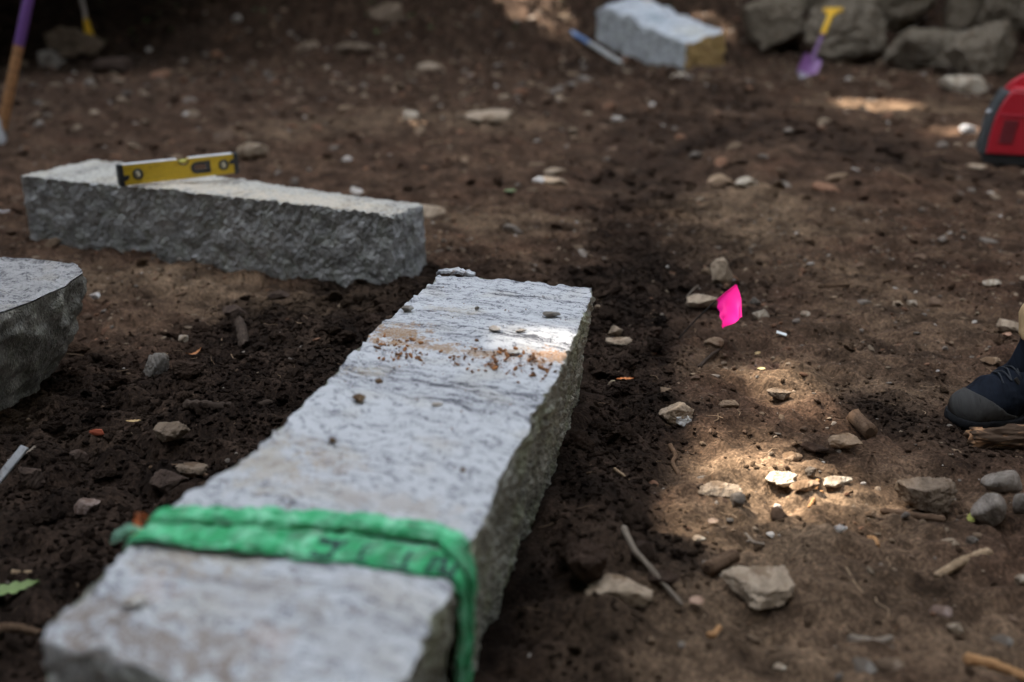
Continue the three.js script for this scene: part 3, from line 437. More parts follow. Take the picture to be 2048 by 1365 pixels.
S(2030, 680, 60, 34, 'tan', 'tan stone behind the trouser leg', { cuts: 6 });
S(1986, 740, 40, 18, 'dust', 'flat rosy stone above the boot laces', { cuts: 6 });
S(340, 912, 72, 54, 'brown', 'wedge shaped wet stone with a pale edge in dark soil', { cuts: 7, seed: 1705, sink: 0.05 });
S(334, 992, 74, 62, 'dark', 'dark pyramid shaped stone near the sling end', { cuts: 6, seed: 1711, sink: 0.04 });
S(376, 962, 66, 36, 'brown', 'rough tan oval stone behind the dark pyramid', { cuts: 3 });
S(322, 748, 64, 54, 'grey', 'long pale stone tilted in the dark soil', { cuts: 5, d: 0.6, turn: 0.5, tilt: 0.5 });
S(556, 606, 44, 26, 'dark', 'dark squarish stone before the slab with the level', { cuts: 7 });
S(468, 642, 52, 36, 'dark', 'dark block of stone at the edge of the pale soil', { cuts: 7 });
S(372, 775, 66, 46, 'clod', 'rounded dark clod beside the tilted pale stone', { cuts: 5, name: 'soil_clod', cat: 'clod' });
S(165, 1028, 56, 38, 'mauve', 'purplish stone in the dark soil under the metal strip', { cuts: 5 });
S(60, 992, 60, 50, 'dark', 'dark stone beside the metal strip', { cuts: 7 });
S(150, 928, 40, 34, 'dark', 'dark stone below the red chip', { cuts: 6 });
S(188, 606, 22, 14, 'white', 'small white pebble beside the broken block', { cuts: 3, seed: 1755 });
S(366, 695, 22, 18, 'pale', 'glinting pale pebble in the dark soil', { cuts: 6 });
S(500, 325, 62, 40, 'tan', 'beige rock behind the spirit level', { cuts: 6, sink: 0.05 });
S(1105, 376, 64, 26, 'tan', 'flat tan stone in the middle ground', { cuts: 6, group: null });
S(1078, 372, 26, 14, 'white', 'bright white chip beside the flat tan stone', { cuts: 6 });
S(1110, 358, 44, 20, 'tan', 'tan stone stacked behind the flat one', { cuts: 6 });
S(978, 252, 110, 28, 'tan', 'long low tan stone in the middle ground', { cuts: 6 });
S(822, 242, 34, 20, 'pale', 'pale pebble up from the slab with the level', { cuts: 5 });
S(862, 436, 60, 34, 'tan', 'tan rock at the end of the slab with the level', { cuts: 6 });
S(705, 120, 90, 26, 'brown', 'low brown rock in the shade at the back', { cuts: 6 });
S(610, 110, 66, 28, 'brown', 'brown rock among the clods at the back', { cuts: 6 });
S(860, 150, 60, 22, 'tan', 'tan rock near the back of the clearing', { cuts: 6 });
S(1495, 382, 50, 24, 'pale', 'pale knobbly stone by the dark hole', { cuts: 6, rough: 0.15 });
S(1445, 375, 60, 30, 'dust', 'tan stone over the dark hole', { cuts: 6 });
S(1360, 162, 36, 18, 'pale', 'pale stone just before the far granite block', { cuts: 6 });
S(1938, 280, 36, 22, 'white', 'sunlit white stone beside the generator', { cuts: 5 });
S(1946, 300, 16, 14, 'pale', 'small sunlit pebble beside the generator', { cuts: 4 });
S(1960, 345, 40, 14, 'tan', 'flat stone under the generator corner', { cuts: 5 });
S(1680, 1090, 26, 22, 'white', 'blue white chip below the sunlit patch', { cuts: 6 });
S(1400, 1083, 30, 16, 'pale', 'pale chip left of the sunlit patch', { cuts: 6 });
S(1742, 1040, 24, 16, 'dust', 'rusty chip beside the angular cobble', { cuts: 6 });
S(1730, 1365, 60, 34, 'grey', 'blue grey stone at the lower frame edge', { cuts: 7 });
S(1785, 1355, 56, 26, 'brown', 'brown stone at the lower frame edge', { cuts: 6 });
S(1912, 1268, 28, 28, 'pale', 'pale pebble in the lower trodden soil', { cuts: 6 });
S(2018, 1282, 52, 30, 'grey', 'grey stone near the lower frame corner', { cuts: 6 });
S(1888, 1235, 52, 22, 'mauve', 'rosy flat stone above the pale pebble', { cuts: 6 });
S(2046, 1205, 34, 30, 'pale', 'pale stone at the frame edge below the cobbles', { cuts: 6 });
S(1560, 1350, 26, 18, 'pale', 'small pale stone at the lower middle edge', { cuts: 6 });
S(1945, 1102, 24, 18, 'grey', 'grey pebble between the twigs and the cobbles', { cuts: 6 });
S(1612, 640, 20, 12, 'pale', 'tiny pale stone beyond the white paper scrap', { cuts: 6 });

// ---------------------------------------------------------------- sticks, roots, leaves, scraps
const woodTex = tex(128, 512, (a, b) => { const n = pn(a * 20, b * 6, 4, 1) * 0.5 + pn(a * 60, b * 20, 20, 2) * 0.5, k = 0.4 + 0.9 * n; return [k, k * 0.96, k * 0.9]; });
const WM = { pale: std(lin(0.36, 0.26, 0.17), 0.85, { map: woodTex }), grey: std(lin(0.24, 0.20, 0.165), 0.9, { map: woodTex }), brown: std(lin(0.14, 0.09, 0.06), 0.9, { map: woodTex }), dark: std(lin(0.07, 0.052, 0.042), 0.9, { map: woodTex }), orange: std(lin(0.45, 0.25, 0.12), 0.85, { map: woodTex }) };
function stickGeo(pts, r0, r1, seed = 1, kn = 0.15) {
  const c = new THREE.CatmullRomCurve3(pts, false, 'catmullrom', 0.25), n = 34, m = 10, g = new THREE.TubeGeometry(c, n, 1, m), p = g.attributes.position, L = c.getLength();
  for (let i = 0; i <= n; i++) { const o = c.getPointAt(i / n), r = mixn(r0, r1, i / n) * (i === 0 || i === n ? 0.55 : 1); for (let j = 0; j <= m; j++) { const k = i * (m + 1) + j, ang = (j % m) / m * 6.283, q = r * (1 + kn * (N3(i * 0.3 + seed, Math.cos(ang) * 0.9, Math.sin(ang) * 0.9) + 0.6 * N3(i * 1.1 + seed, Math.cos(ang) * 2, Math.sin(ang) * 2)) + (i < 2 || i > n - 2 ? 0.25 * N3(seed, ang, i) : 0)); p.setXYZ(k, o.x + (p.getX(k) - o.x) * q, o.y + (p.getY(k) - o.y) * q, o.z + (p.getZ(k) - o.z) * q); } }
  const caps = [0, n].map(i => { const q = new THREE.BufferGeometry(), o = c.getPointAt(i / n), P = [o.x, o.y, o.z], I = []; for (let j = 0; j < m; j++) { const k = i * (m + 1) + j; P.push(p.getX(k), p.getY(k), p.getZ(k)); I.push(0, 1 + (j + (i ? 0 : 1)) % m, 1 + (j + (i ? 1 : 0)) % m); } q.setAttribute('position', new THREE.Float32BufferAttribute(P, 3)); q.setAttribute('uv', new THREE.Float32BufferAttribute(new Array(P.length / 3 * 2).fill(0.3), 2)); q.setAttribute('normal', new THREE.Float32BufferAttribute(new Array(P.length).fill(0), 3)); q.setIndex(I); q.computeVertexNormals(); return q; });
  g.computeVertexNormals(); const uv = g.attributes.uv; for (let i = 0; i < uv.count; i++) uv.setXY(i, uv.getY(i), uv.getX(i) * L / 0.15);
  return mergeGeometries([g, ...caps]);
}
let stickSeed = 1;
function stick(list, rpx0, rpx1, mat, label, o = {}) { // photo points along the stick; its thickness in photo pixels
  const P = list.map(q => { const p = hit(q[0], q[1]); p.y += (q[2] || 0); return p; }), r0 = rpx0 / 2 * P[0].t / FOCAL, r1 = rpx1 / 2 * P[P.length - 1].t / FOCAL;
  const ya = P[0].y, yb = P[P.length - 1].y; P.forEach((p, i) => { const f = i / (P.length - 1); if (!o.follow) p.y = mixn(ya, yb, f) + (list[i][2] || 0) * 0; p.y += (o.lift ?? 0.5) * mixn(r0, r1, f); });
  return tag(add(o.name || 'stick', stickGeo(P, r0, r1, stickSeed += 5, o.kn ?? 0.18), WM[mat]), label, o.cat || 'stick', o.group);
}
stick([[1243, 1112, 0.03], [1268, 1145, 0.035], [1300, 1190, 0.03], [1330, 1220, 0.008], [1362, 1246, 0]], 13, 9, 'grey', 'thin bent grey branch lying over the dark clods');
stick([[1872, 1158], [1925, 1142], [1978, 1122]], 17, 20, 'pale', 'peeled pale stick below the cobbles');
stick([[1762, 1018], [1820, 1034], [1890, 1052]], 13, 15, 'brown', 'brown stick under the angular cobble');
stick([[1412, 1165], [1440, 1150], [1468, 1134]], 32, 30, 'brown', 'short thick piece of bark covered branch', { kn: 0.1, lift: 0.8 });
stick([[1708, 842], [1722, 868], [1738, 892]], 30, 32, 'brown', 'rusty brown round stub sticking out of the soil', { kn: 0.05, name: 'wooden_stub', lift: 0.8 });
stick([[1284, 714], [1315, 705], [1352, 688]], 7, 5, 'brown', 'short brown twig past the slab');
stick([[1398, 735], [1420, 722], [1440, 712]], 8, 6, 'dark', 'dark twig below the flag wire');
stick([[1340, 890], [1352, 910], [1345, 932], [1358, 948]], 10, 8, 'brown', 'curled bark strip at the edge of the dug soil');
stick([[1228, 937], [1245, 950], [1258, 960]], 7, 5, 'pale', 'small pale twig in the dug soil');
stick([[1634, 975], [1628, 992], [1622, 1008]], 9, 7, 'orange', 'short pale splinter upright in the sunlit patch');
stick([[1645, 985], [1632, 1000], [1618, 1018]], 8, 7, 'orange', 'second pale splinter crossing the first one');
stick([[1690, 1155], [1710, 1180], [1725, 1198]], 4, 3, 'pale', 'thin curved grass stem in the trodden soil');
stick([[1735, 1072], [1748, 1084], [1756, 1092]], 13, 10, 'orange', 'orange wood chip below the sunlit patch');
stick([[1490, 1062], [1510, 1075], [1530, 1086]], 9, 7, 'grey', 'grey splinter left of the blue white chip');
stick([[1695, 1298], [1750, 1288], [1785, 1278]], 20, 16, 'grey', 'flat grey piece of wood near the lower edge');
stick([[1598, 1290], [1630, 1305], [1650, 1322]], 16, 10, 'brown', 'reddish bark piece near the lower edge');
stick([[1925, 1340], [1985, 1345], [2060, 1362]], 24, 20, 'orange', 'pale yellow wood chip at the lower frame corner');
stick([[1412, 1290], [1428, 1282], [1438, 1274]], 13, 11, 'orange', 'small tan wood chip under the flat angular stone');
stick([[370, 838], [430, 832], [490, 826, 0.004], [545, 812]], 22, 12, 'dark', 'dark weathered root lying in the loose soil', { kn: 0.3 });
stick([[300, 1000 - 40], [372, 920 + 28], [415, 955]], 9, 8, 'brown', 'brown twig running behind the dark pyramid stone');
stick([[480, 655], [486, 680], [488, 702]], 22, 20, 'dark', 'short dark stub of wood in the loose mound', { kn: 0.25 });
stick([[150, 602], [240, 606], [330, 600], [420, 588]], 8, 5, 'brown', 'long thin root across the pale soil', { name: 'root', cat: 'root', kn: 0.1, follow: 1 });
stick([[222, 604], [224, 622]], 6, 4, 'brown', 'side shoot of the root across the pale soil', { name: 'root', cat: 'root' });
stick([[1648, 582], [1700, 574], [1760, 560], [1830, 552]], 7, 5, 'brown', 'long thin root in the trodden soil above the white scrap', { name: 'root', cat: 'root', kn: 0.1, follow: 1 });
stick([[1366, 600], [1392, 586], [1420, 578], [1450, 574], [1490, 560]], 3, 2, 'grey', 'arching thin root behind the pink flag', { name: 'root', cat: 'root', kn: 0.1, follow: 1 });
stick([[1780, 340], [1790, 355], [1812, 365], [1830, 372]], 9, 7, 'brown', 'crooked root below the generator', { name: 'root', cat: 'root' });
stick([[1900, 120], [1905, 140], [1897, 160, 0.05]], 14, 8, 'dark', 'dark root stub above the pale flat stone', { name: 'root', cat: 'root' });
stick([[0, 1290], [40, 1278], [85, 1268]], 24, 16, 'brown', 'brown branch at the corner of the sling slab');
stick([[1985, 408], [1930, 402], [1880, 420]], 7, 5, 'brown', 'thin root in the middle ground below the generator', { name: 'root', cat: 'root' });
stick([[20, 930], [50, 925], [75, 921]], 9, 7, 'grey', 'small forked twig above the metal strip');
stick([[25, 1162], [45, 1160], [66, 1158]], 10, 8, 'pale', 'small pale wood chip above the green leaf');
stick([[1195, 105], [1160, 100]], 9, 8, 'brown', 'short stick beside the blue and white bar');
stick([[780, 560], [795, 580], [800, 600]], 8, 6, 'dark', 'dark splinter on the soil mound by the slab');
{ // rotten log at the boot
  const a = hit(1926, 886), b = hit(2075, 892), L = a.distanceTo(b), t0 = a.clone();
  const g = nets((x, y, z) => { const an = Math.atan2(z, y); let d = capsule([x, y, z * 0.85], [0.018, 0, 0], [L - 0.02, 0.004, 0], 0.019, 0.024); d += 0.004 * N3(x * 14, Math.cos(an) * 2.2, Math.sin(an) * 2.2) + 0.0028 * N3(x * 26, Math.cos(an) * 6, Math.sin(an) * 6); d += 0.008 * Math.max(0, N3(x * 11 + 4, Math.cos(an) * 1.3, Math.sin(an) * 1.3)); d = Math.max(d, 0.012 + 0.012 * N3(3, y * 90, z * 90) - x); return d; }, [-0.03, -0.05, -0.06], [L + 0.03, 0.06, 0.06], 0.0032);
  const lt = tex(512, 512, (p, q) => { const n = pn(p * 10, q * 70, 10, 1) * 0.5 + pn(p * 24, q * 160, 8, 2) * 0.3 + pn(p * 6, q * 8, 2, 3) * 0.35, k = sstep(0.6, 0.85, n); return [mixn(0.07, 0.40, k), mixn(0.045, 0.22, k), mixn(0.03, 0.115, k)]; }, true, [3, 3]);
  const o = add('rotten_log', g, std(0xffffff, 0.92, { map: lt })); o.position.set(t0.x, t0.y + 0.014, t0.z); o.rotation.y = Math.atan2(-(b.z - a.z), b.x - a.x); tag(o, 'short rotten log with torn orange wood in front of the boot', 'log');
}
function leafMesh(u, v, len, wid, col, turn, label, curl = 0.25) {
  const p = hit(u, v), n = 14, pos = [], idx = [], uv = []; for (let i = 0; i <= n; i++) { const f = i / n, w = wid * Math.pow(Math.sin(Math.PI * Math.min(0.999, f * 0.97 + 0.015)), 0.7) * (1 + 0.3 * Math.sin(f * 26)); for (let j = -1; j <= 1; j++) { pos.push((f - 0.5) * len, 0.004 + curl * len * ((f - 0.5) ** 2) * 0.7 + Math.abs(j) * wid * 0.22, j * w * 0.5); uv.push(f, j * 0.5 + 0.5); } }
  for (let i = 0; i < n; i++) for (let j = 0; j < 2; j++) { const a = i * 3 + j; idx.push(a, a + 1, a + 3, a + 1, a + 4, a + 3); }
  const g = new THREE.BufferGeometry(); g.setAttribute('position', new THREE.Float32BufferAttribute(pos, 3)); g.setAttribute('uv', new THREE.Float32BufferAttribute(uv, 2)); g.setIndex(idx); g.computeVertexNormals();
  const o = add('leaf', g, new THREE.MeshStandardMaterial({ color: col, roughness: 0.7, side: THREE.DoubleSide })); o.position.set(p.x, p.y + 0.004, p.z); o.rotation.y = turn; return tag(o, label, 'leaf');
}
leafMesh(28, 1198, 0.075, 0.03, lin(0.16, 0.22, 0.07), 0.4, 'lobed green leaf on the dark soil near the sling slab');
leafMesh(1390, 1245, 0.024, 0.02, lin(0.34, 0.21, 0.14), 0.6, 'small dry brown leaf below the bent branch');
leafMesh(1940, 1052, 0.035, 0.012, lin(0.30, 0.30, 0.06), 1.2, 'yellow green sprig beside the egg shaped cobble', 0.6);
leafMesh(1020, 398, 0.05, 0.03, lin(0.22, 0.30, 0.14), 0.2, 'pale green leaf in the middle ground');
leafMesh(1250, 762, 0.04, 0.012, lin(0.62, 0.20, 0.05), 0.05, 'bright orange leaf strip on the dug soil past the slab', 0.1);
leafMesh(1425, 1055, 0.022, 0.016, lin(0.40, 0.27, 0.18), 0.9, 'small tan leaf beside the pale chip');
leafMesh(388, 712, 0.045, 0.010, lin(0.42, 0.16, 0.05), 0.9, 'curled orange leaf on the tilted clod', 1.2);
leafMesh(268, 852, 0.03, 0.010, lin(0.45, 0.30, 0.13), 0.1, 'small yellowish chip of leaf in the dark soil');
leafMesh(1515, 712, 0.025, 0.012, lin(0.40, 0.28, 0.12), 0.9, 'dry tan leaf above the sunlit speck');
leafMesh(1522, 748, 0.022, 0.014, lin(0.5, 0.42, 0.2), 0.3, 'yellow dry leaf on the sunlit speck');
leafMesh(2010, 690, 0.03, 0.02, lin(0.36, 0.2, 0.12), 0.5, 'curled red brown leaf above the boot', 0.9);
{ // scraps
  const p = hit(1561, 692), o = add('paper_scrap', withUV(new RoundedBoxGeometry(0.026, 0.003, 0.010, 2, 0.001)), std(lin(0.78, 0.80, 0.78), 0.7)); o.position.set(p.x, p.y + 0.005, p.z); o.rotation.set(0.3, -0.35, -0.15); tag(o, 'small white paper scrap on the trodden soil', 'scrap');
  const q = hit(195, 880), r = add('red_chip', rockGeo(66, 0.03, 0.014, 0.014, 6, 8), std(lin(0.42, 0.10, 0.05), 0.7)); r.position.set(q.x, q.y, q.z); tag(r, 'red and white chip in the dark soil by the broken block', 'chip');
  // metal strip at the left edge
  const a = hit(50, 962), b = hit(-60, 1030), g = new RoundedBoxGeometry(0.16, 0.006, 0.018, 3, 0.0025), m = add('metal_strip', withUV(g), std(lin(0.28, 0.28, 0.285), 0.6, { metalness: 0.2, map: stoneTex })); m.position.copy(a).lerp(b, 0.5); m.position.y += 0.022; m.rotation.set(0.5, Math.atan2(-(a.z - b.z), a.x - b.x), 0.12); tag(m, 'flat grey metal strip on the dark soil at the frame edge', 'metal strip');
  const w0 = hit(-12, 440), w1 = hit(22, 436), wr = add('wire', stickGeo([V(w0.x, w0.y + 0.05, w0.z), V((w0.x + w1.x) / 2, w0.y + 0.045, w0.z), V(w1.x, w1.y + 0.02, w1.z)], 0.003, 0.003), std(lin(0.6, 0.6, 0.62), 0.4, { metalness: 0.7 })); tag(wr, 'thin bright wire at the end of the slab with the level', 'wire');
}

// ---------------------------------------------------------------- chips lying on the sling slab
const chipM = { grey: sm(0.30, 0.29, 0.27), pale: sm(0.62, 0.60, 0.57), clod: sm(0.20, 0.14, 0.09), rust: sm(0.30, 0.13, 0.06) };
function chip(u, v, l, h, w, mat, label, turn = 0) { const p = topAt(u, v), g = rockGeo((stoneSeed += 11), l, h, w, 8, 9, 0.12), o = add('stone_chip', g, chipM[mat]); o.position.set(p.x, TOP + 0.0005, p.z); o.rotation.y = turn; return tag(o, label, 'stone chip'); }
chip(815, 624, 0.026, 0.012, 0.017, 'grey', 'dark grey chip near the far left corner of the sling slab', 0.3);
chip(954, 620, 0.010, 0.007, 0.010, 'grey', 'tiny dark chip midway across the far end of the sling slab');
chip(1103, 633, 0.036, 0.010, 0.020, 'grey', 'grey flaky chip near the far right edge of the sling slab', 0.2);
chip(990, 663, 0.020, 0.010, 0.030, 'pale', 'pale curved chip on the sling slab behind the rust stains', 0.5);
chip(1043, 665, 0.024, 0.006, 0.010, 'pale', 'forked pale splinter beside the curved chip', 0.5);
chip(1025, 709, 0.026, 0.006, 0.018, 'pale', 'pale flake at the rust stain on the sling slab');
chip(718, 807, 0.022, 0.014, 0.018, 'clod', 'brown soil crumb standing on the sling slab');
chip(875, 812, 0.018, 0.005, 0.012, 'pale', 'rosy white flake in the middle of the sling slab');
chip(758, 767, 0.014, 0.008, 0.012, 'clod', 'small tan crumb on the sling slab');
chip(268, 1212, 0.026, 0.010, 0.022, 'pale', 'white stone flake near the close end of the sling slab');
chip(665, 886, 0.010, 0.007, 0.010, 'clod', 'dark crumb on the middle of the sling slab');
chip(926, 945, 0.008, 0.006, 0.008, 'clod', 'dark crumb near the close right edge of the sling slab');

function instanced(name, geo, mat, mats, cols, label) { const o = new THREE.InstancedMesh(geo, mat, mats.length); mats.forEach((m, i) => { o.setMatrixAt(i, m); if (cols) o.setColorAt(i, cols[i]); }); o.name = name; o.castShadow = o.receiveShadow = true; scene.add(o); return tag(o, label, null, null, 'stuff'); }
const M4 = (p, e, s) => new THREE.Matrix4().compose(p, new THREE.Quaternion().setFromEuler(e), s);
{ // rust coloured crumbs strewn on the slab
  const R = rng(71), m = [], c = [], g = rockGeo(5, 1, 0.7, 1, 2, 7, 0.1);
  for (let i = 0; i < 1100; i++) {
    const near = R() < 0.72, t = R(), gauss = (R() + R() + R()) / 1.5 - 1; let u, v;
    if (near) { const f = R(); const cl = R(); u = cl < 0.3 ? 785 + 80 * gauss : cl < 0.75 ? 1020 + 150 * gauss : 760 + 370 * R(); const g2 = (R() + R() + R()) / 1.5 - 1; v = mixn(688, 722, (u - 735) / 390) + 46 * g2 + 10; if (u < 752 || u > 1118 || u > 1127 - (v - 727) * 0.45) continue; } else { const f = R(); const a = mainL[Math.floor(f * 17)], b = mainR[Math.floor(f * 18)]; const q = a.clone().lerp(b, 0.05 + 0.9 * t); const s = 0.001 + 0.0025 * R() * R(); m.push(M4(V(q.x, TOP + s * 0.2, q.z), new THREE.Euler(R(), R() * 6, R()), V(s * 1.3, s, s))); c.push(lin(0.16 + 0.1 * R(), 0.10, 0.06)); continue; }
    const p = topAt(u, v), s = 0.0009 + 0.0075 * R() ** 6; m.push(M4(V(p.x, TOP + s * 0.1, p.z), new THREE.Euler(R() * 0.5, R() * 6, R() * 0.5), V(s * (1 + R()), s * 0.7, s))); const k = R(); c.push(lin(mixn(0.10, 0.34, k), mixn(0.055, 0.15, k), mixn(0.035, 0.06, k)));
  }
  instanced('rust_crumbs', g, std(0xffffff, 0.9), m, c, 'rust brown crumbs strewn across the granite slab');
}

// ---------------------------------------------------------------- loose soil crumbs, gravel, plant fibres (uncountable)
function inBlock(x, z) { // under the slabs nothing is strewn
  const a = MB.along, o = mainL[0], s = (x - o.x) * a.x + (z - o.z) * a.z, t = (x - o.x) * MB.cross.x + (z - o.z) * MB.cross.z; return s > 0 && s < MB.len && t > -0.01 && t < MB.wid + 0.02;
}
{
  const R = rng(81), dens = [[0.9, 4.2, 330000, 0.0024, 0.014], [3.5, 12, 90000, 0.007, 0.06], [0.9, 4.5, 6000, 0.010, 0.055]];
  const gs = [1, 2, 3].map(i => rockGeo(20 + i, 1, 0.8, 1, i === 3 ? 7 : 2, i === 3 ? 14 : 6, i === 3 ? 0.34 : 0.25, i === 3 ? 0.004 : 0.02)), ms = [[], [], []], cs = [[], [], []];
  for (const [d0, d1, n, s0, s1] of dens) for (let i = 0; i < n; i++) {
    const d = d0 + (d1 - d0) * Math.sqrt(R()) , x = (R() - 0.5) * (1.25 * d + 0.9), z = -d; if (inBlock(x, z)) continue;
    const [y, L, D] = soil(x, z); if (R() > 0.07 + 0.93 * L * L) continue; const s = s0 + (s1 - s0) * R() ** 4, k = s0 === 0.010 ? 2 : R() * 3 | 0;
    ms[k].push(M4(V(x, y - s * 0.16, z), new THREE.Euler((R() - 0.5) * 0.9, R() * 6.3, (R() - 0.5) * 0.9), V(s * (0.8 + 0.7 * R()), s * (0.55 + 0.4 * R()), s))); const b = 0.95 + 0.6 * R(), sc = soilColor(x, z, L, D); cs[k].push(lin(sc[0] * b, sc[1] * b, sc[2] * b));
  }
  gs.forEach((g, k) => instanced(['soil_crumbs', 'soil_lumps', 'soil_clods'][k], g, std(0xffffff, 0.97, { map: grain, bumpMap: grainB, bumpScale: 0.002 }), ms[k], cs[k].map(c => c.multiplyScalar(2.0)), ['fine dark crumbs of dug soil', 'dark lumps of dug soil', 'dark clods of dug soil'][k]));
}
{
  const R = rng(91), gs = [1, 2].map(i => rockGeo(30 + i, 1, 0.6, 0.8, 4, 8, 0.1)), ms = [[], []], cs = [[], []];
  const pal = [[0.22, 0.155, 0.105], [0.15, 0.10, 0.07], [0.28, 0.215, 0.155], [0.20, 0.17, 0.145], [0.09, 0.058, 0.04], [0.20, 0.11, 0.07], [0.5, 0.46, 0.42]];
  for (const [d0, d1, n, s0, s1] of [[0.9, 4, 30000, 0.0022, 0.018], [0.9, 4, 900, 0.008, 0.050], [3.5, 12, 13000, 0.008, 0.085], [4, 12, 900, 0.03, 0.15]]) for (let i = 0; i < n; i++) {
    const d = d0 + (d1 - d0) * Math.sqrt(R()), x = (R() - 0.5) * (1.25 * d + 0.9), z = -d; if (inBlock(x, z)) continue;
    const [y, L, D] = soil(x, z), f = sstep(-0.15, 0.35, fbm2(x * 2.5 + 11, z * 2.5, 2)); if (R() > (0.12 + 0.88 * (1 - L)) * (0.35 + 0.65 * f)) continue; const s = s0 + (s1 - s0) * R() ** 4.2, k = R() * 2 | 0;
    ms[k].push(M4(V(x, y - s * 0.24, z), new THREE.Euler((R() - 0.5) * 0.7, R() * 6, (R() - 0.5) * 0.7), V(s * (0.8 + 0.9 * R()), s * (0.6 + 0.7 * R()), s))); const q = pal[Math.min(6, R() * (R() < 0.25 ? 7 : 6) | 0)], b = 0.65 + 0.6 * R(); cs[k].push(lin(q[0] * b, q[1] * b, q[2] * b));
  }
  gs.forEach((g, k) => instanced(['gravel', 'pebbles'][k], g, std(0xffffff, 0.85, { map: stoneTex }), ms[k], cs[k], ['small angular gravel in the trodden soil', 'small flat pebbles in the trodden soil'][k]));
}
{
  const R = rng(95), g = stickGeo([V(-0.5, 0, 0), V(-0.15, 0.02, 0.05), V(0.2, 0.03, -0.04), V(0.5, 0, 0.02)], 0.013, 0.008), m = [], c = [];
  for (const [d0, d1, n, s0, s1] of [[0.9, 4, 3200, 0.012, 0.06], [4, 11, 2600, 0.04, 0.2]]) for (let i = 0; i < n; i++) { const d = d0 + (d1 - d0) * Math.sqrt(R()), x = (R() - 0.5) * 1.25 * d, z = -d; if (inBlock(x, z)) continue; const s = s0 + (s1 - s0) * R() ** 3, [y, L] = soil(x, z); if (R() < L * 0.6) continue; m.push(M4(V(x, y + 0.0015, z), new THREE.Euler((R() - 0.5) * 0.5, R() * 6.28, (R() - 0.5) * 0.5), V(s, s * (0.6 + R()), s * (0.6 + R() * 1.4)))); const b = 0.5 + R(); c.push(lin(0.22 * b, 0.15 * b, 0.095 * b)); }
  instanced('plant_fibres', g, std(0xffffff, 0.9), m, c, 'dry twigs and root fibres scattered in the soil');
  // low undergrowth along the foot of the bank
  const lg = leaves(1, 3, () => V(0, 0, 0), 1), lm = [], lc = [], R2 = rng(97);
  for (let i = 0; i < 5200; i++) { const x = (R2() - 0.5) * 22, z = -(11.4 + 5 * R2()), f = fbm2(x * 0.8, z * 0.8 + 4, 3); if (f < 0.02) continue; const s = 0.06 + 0.12 * R2(); lm.push(M4(V(x, baseH(x, z) + 0.02 + R2() * 0.22 * f * 2, z), new THREE.Euler((R2() - 0.5) * 1.6, R2() * 6.3, (R2() - 0.5) * 1.6), V(s, s, s))); const b = 0.5 + R2(); lc.push(R2() < 0.55 ? lin(0.05 * b, 0.08 * b, 0.025 * b) : lin(0.10 * b, 0.06 * b, 0.035 * b)); }
  instanced('undergrowth', lg, new THREE.MeshStandardMaterial({ color: 0xffffff, roughness: 0.7, side: THREE.DoubleSide }), lm, lc, 'low green leaves and leaf litter at the foot of the bank');
}

